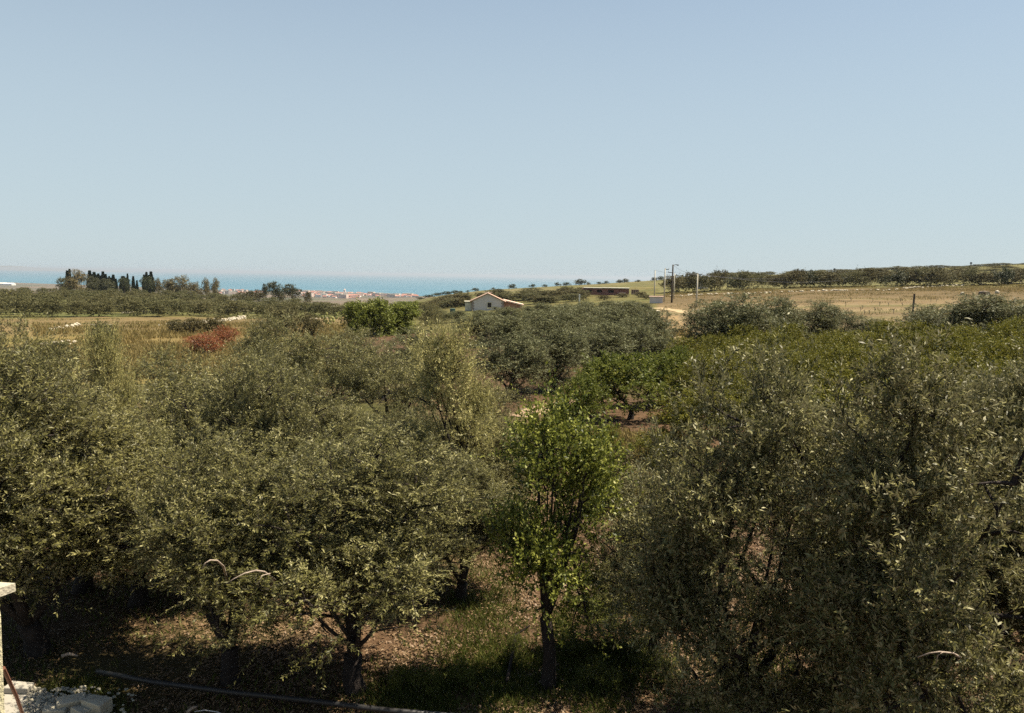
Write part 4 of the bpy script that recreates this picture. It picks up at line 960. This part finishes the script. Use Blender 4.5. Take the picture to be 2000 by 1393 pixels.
# ------------------------------------------------------------------ bottom left: yard, blocks, wall, rod
YH = .12
def gp(px, py, z):
    v = ray(px, py); t = (z - EYE) / v.z; return Vector((v.x * t, v.y * t, z))
a_ = gp(-60, 1338, YH); b_ = gp(75, 1342, YH); c_ = gp(150, 1372, YH)
poly = [(a_.x - 2, a_.y), (a_.x, a_.y), (b_.x, b_.y), (b_.x + .25, b_.y - .15), (c_.x, c_.y), (c_.x + .5, c_.y - .7), (c_.x + .6, 6), (a_.x - 2, 6)]
mb = MB(); n_ = len(poly); mb.add([(x_, y_, YH) for x_, y_ in poly] + [(x_, y_, -.3) for x_, y_ in poly], [tuple(range(n_))[::-1]] + [(k, (k + 1) % n_, n_ + (k + 1) % n_, n_ + k) for k in range(n_)])
meta(mb.obj('pavement', M['concrete']), kind='structure')
def block(px, py, size, rz, tilt, label, hollow=False, name='concrete_block', mat='block'):
    p = gp(px, py, YH); 
    mb = MB(); Mx = Matrix.Rotation(rz, 3, 'Z') @ Matrix.Rotation(tilt, 3, 'X')
    sx, sy, sz = size
    mb.box((0, 0, sz / 2), size, Mx, jit=.018)
    o = mb.obj(name, M[mat], loc=p)
    bv = o.modifiers.new('bevel', 'BEVEL'); bv.width = .015; bv.segments = 2
    return meta(o, label, 'concrete block')
block(140, 1384, (.36, .20, .18), .55, .22, 'tilted pale concrete block with a sunlit right side, on the rubble')
block(190, 1391, (.38, .22, .19), -.35, .05, 'rounded pale block at the right end of the rubble')
block(108, 1395, (.30, .18, .10), .2, .1, 'flat broken block at the left of the rubble')
block(160, 1399, (.26, .18, .12), -.5, -.2, 'small broken chunk between the pale blocks')
block(38, 1350, (.36, .18, .10), -.05, 0, 'grey weathered block at the back edge of the yard slab', mat='concrete')
g = wedge(1, 0, 1, 11, 12); mb = MB()
for i in range(420):
    px = random.gauss(120, 55); py = random.uniform(1342, 1396)
    if px < 50: continue
    p = gp(px, py, YH + .01); r = random.uniform(.012, .04); mb.rock(p, (r, r, r * .7), i)
meta(mb.obj('rubble', M['block']), 'pale gravel and rubble crumbs around the broken blocks', 'rubble', kind='stuff')
# cream wall end at the left edge
d = 9.0; mb = MB(); tp = at(2, 1203, d); ed = [(1203, 2), (1250, 4), (1300, 6), (1350, 8), (1400, 9.5), (1460, 11)]
vs = []; fs = []
for py, px in ed:
    q = at(px + random.uniform(-.8, .8), py, d - (py - 1203) * .002); vs += [(q.x, q.y, q.z), (q.x - 1.2, q.y - .1, q.z), (q.x - 1.2, q.y + .5, q.z), (q.x * 1.06, q.y * 1.055, q.z)]
q = at(12, 1500, 9); 
q = at(14, 1500, 9); vs += [(q.x, q.y, 0), (q.x - 1.2, q.y - .1, 0), (q.x - 1.2, q.y + .5, 0), (q.x * 1.06, q.y * 1.055, 0)]
K_ = len(ed) + 1
for k in range(K_ - 1):
    for s in range(4): fs.append((4 * k + s, 4 * k + (s + 1) % 4, 4 * k + 4 + (s + 1) % 4, 4 * k + 4 + s))
fs.append((3, 2, 1, 0)); mb.add(vs, fs); o = mb.obj('rough_wall', M['cream']); meta(o, 'rough cream wall end along the bottom left edge', 'wall')
p = at(30, 1139, 8.2); mb = MB(); mb.add([(p.x, p.y, p.z), (p.x - .25, p.y - .6, p.z + .02), (p.x - 1.6, p.y - .5, p.z + .02), (p.x - 1.6, p.y + .15, p.z + .02), (p.x, p.y, p.z - .075), (p.x - .25, p.y - .6, p.z - .075), (p.x - 1.6, p.y - .5, p.z - .075), (p.x - 1.6, p.y + .15, p.z - .075)], [(0, 1, 2, 3)[::-1], (4, 5, 6, 7), (0, 4, 5, 1)[::-1], (3, 7, 4, 0)[::-1], (1, 5, 6, 2)[::-1], (2, 6, 7, 3)[::-1]])
meta(mb.obj('ledge_slab', M['block']), 'pale concrete ledge poking in at the left edge above the wall', 'slab')
a_ = at(6, 1305, 9.6); b_ = gp(46, 1402, YH); mb = MB(); mb.tube([a_, a_.lerp(b_, .5) + Vector((.02, 0, 0)), b_], .022, 6); meta(mb.obj('rusty_rod', M['rust']), 'thin rusty rod leaning against the cream wall end', 'rod')
# black pipe and pale hose
pts = [gp(190, 1312, .25), gp(300, 1332, .3), gp(450, 1352, .3), gp(600, 1368, .28), gp(760, 1388, .24), gp(900, 1400, .2)]
mb = MB(); mb.tube(pts, .042, 8); meta(mb.obj('irrigation_pipe', M['pipe'], smooth=True), 'long black pipe crossing the shade below the front trunks', 'pipe')
def loose(name, pts, rad, mat, label, cat):
    mb = MB(); mb.tube(pts, rad, 5); return meta(mb.obj(name, M[mat], smooth=True), label, cat)
loose('bent_stick', [gp(366, 1392, .12), gp(372, 1386, .16), gp(378, 1382, .2), gp(386, 1380, .22)], [.03, .025, .022, .01], 'bark_pale', 'pale bent stick end at the bottom edge left of centre', 'stick')
loose('pale_hose', [gp(380, 1390, .12), gp(400, 1387, .14), gp(425, 1391, .12), gp(450, 1402, .1)], .008, 'plaster', 'thin pale hose curling along the bottom edge', 'hose')
loose('fallen_branch', [gp(120, 1282, .3), gp(135, 1277, .32), gp(152, 1281, .3)], [.03, .03, .015], 'bark_pale', 'short pale fallen branch in the shade left of the forked trunk', 'branch')
loose('fallen_branch', [gp(990, 1330, .12), gp(1008, 1240, .3), gp(1035, 1222, .5)], [.03, .03, .015], 'bark', 'dark fallen branch left of the pear trunk', 'branch')

# visible trunks given to the nearest trees, seen under the crowns
def near_trunk(pts, rads, label=None): pass
for nm, pts, rads, par in []: pass

# pruned pale branches arching out of the forked-trunk olive and the big silvery olive
def find(label): return next(o for o in C.objects if o.get('label') == label)
def add_branch(lab, pts, rad):
    par = find(lab); bpy.context.view_layer.update() if False else None
    inv = (Matrix.Translation(par.location) @ par.rotation_euler.to_matrix().to_4x4() @ Matrix.Diagonal((*par.scale, 1))).inverted()
    mb = MB(); mb.tube([inv @ Vector(p) for p in pts], rad, 5); mb.obj('branch', M['bark_pale'], par, True)
L3 = NEAR[2][5]; L9 = 'big silvery olive tree filling the bottom right of the picture'; L5 = NEAR[4][5]
add_branch(L3, [at(442, 1140, 10.6), at(458, 1130, 10.6), at(478, 1120, 10.6), at(500, 1114, 10.6), at(516, 1117, 10.7), at(536, 1132, 11.3), at(500, 1190, 12.2)], [.005, .008, .011, .014, .016, .02, .03])
add_branch(L3, [at(502, 1143, 10.6), at(512, 1124, 10.6), at(528, 1120, 10.7)], [.005, .007, .009])
add_branch(L3, [at(395, 1112, 10.7), at(401, 1100, 10.7), at(411, 1094, 10.7), at(424, 1095, 10.8), at(436, 1106, 11.0), at(450, 1160, 12.0)], [.005, .010, .012, .014, .017, .026])
add_branch(L9, [at(1792, 1284, 7.3), at(1815, 1276, 7.3), at(1835, 1273, 7.3), at(1862, 1276, 7.5), at(1885, 1290, 8.2), at(1880, 1330, 9.2)], [.004, .006, .007, .008, .012, .02])
add_branch(L9, [at(1828, 1297, 7.3), at(1832, 1280, 7.3), at(1842, 1274, 7.3)], [.003, .004, .005])

# ------------------------------------------------------------------ haze
mb = MB(); mb.box((0, 0, (-102 + 28) / 2), (196000, 196000, 130))
mt, n, out = new_mat('haze'); v = N(n, 'ShaderNodeVolumePrincipled'); v.inputs['Color'].default_value = (.60, .67, .74, 1); v.inputs['Density'].default_value = .00006; v.inputs['Anisotropy'].default_value = .2
n.links.new(v.outputs[0], out.inputs['Volume'])
HAZE = True
if HAZE: meta(mb.obj('haze', mt), kind='stuff')
open('/tmp/stat.txt', 'w').write(str(sum(sum(p.loop_total - 2 for p in m_.polygons) for m_ in bpy.data.meshes))) if False else print('LEAFTRIS', sum(len(m_.polygons) for m_ in bpy.data.meshes) * 2, 'OBJ', len(bpy.data.objects))
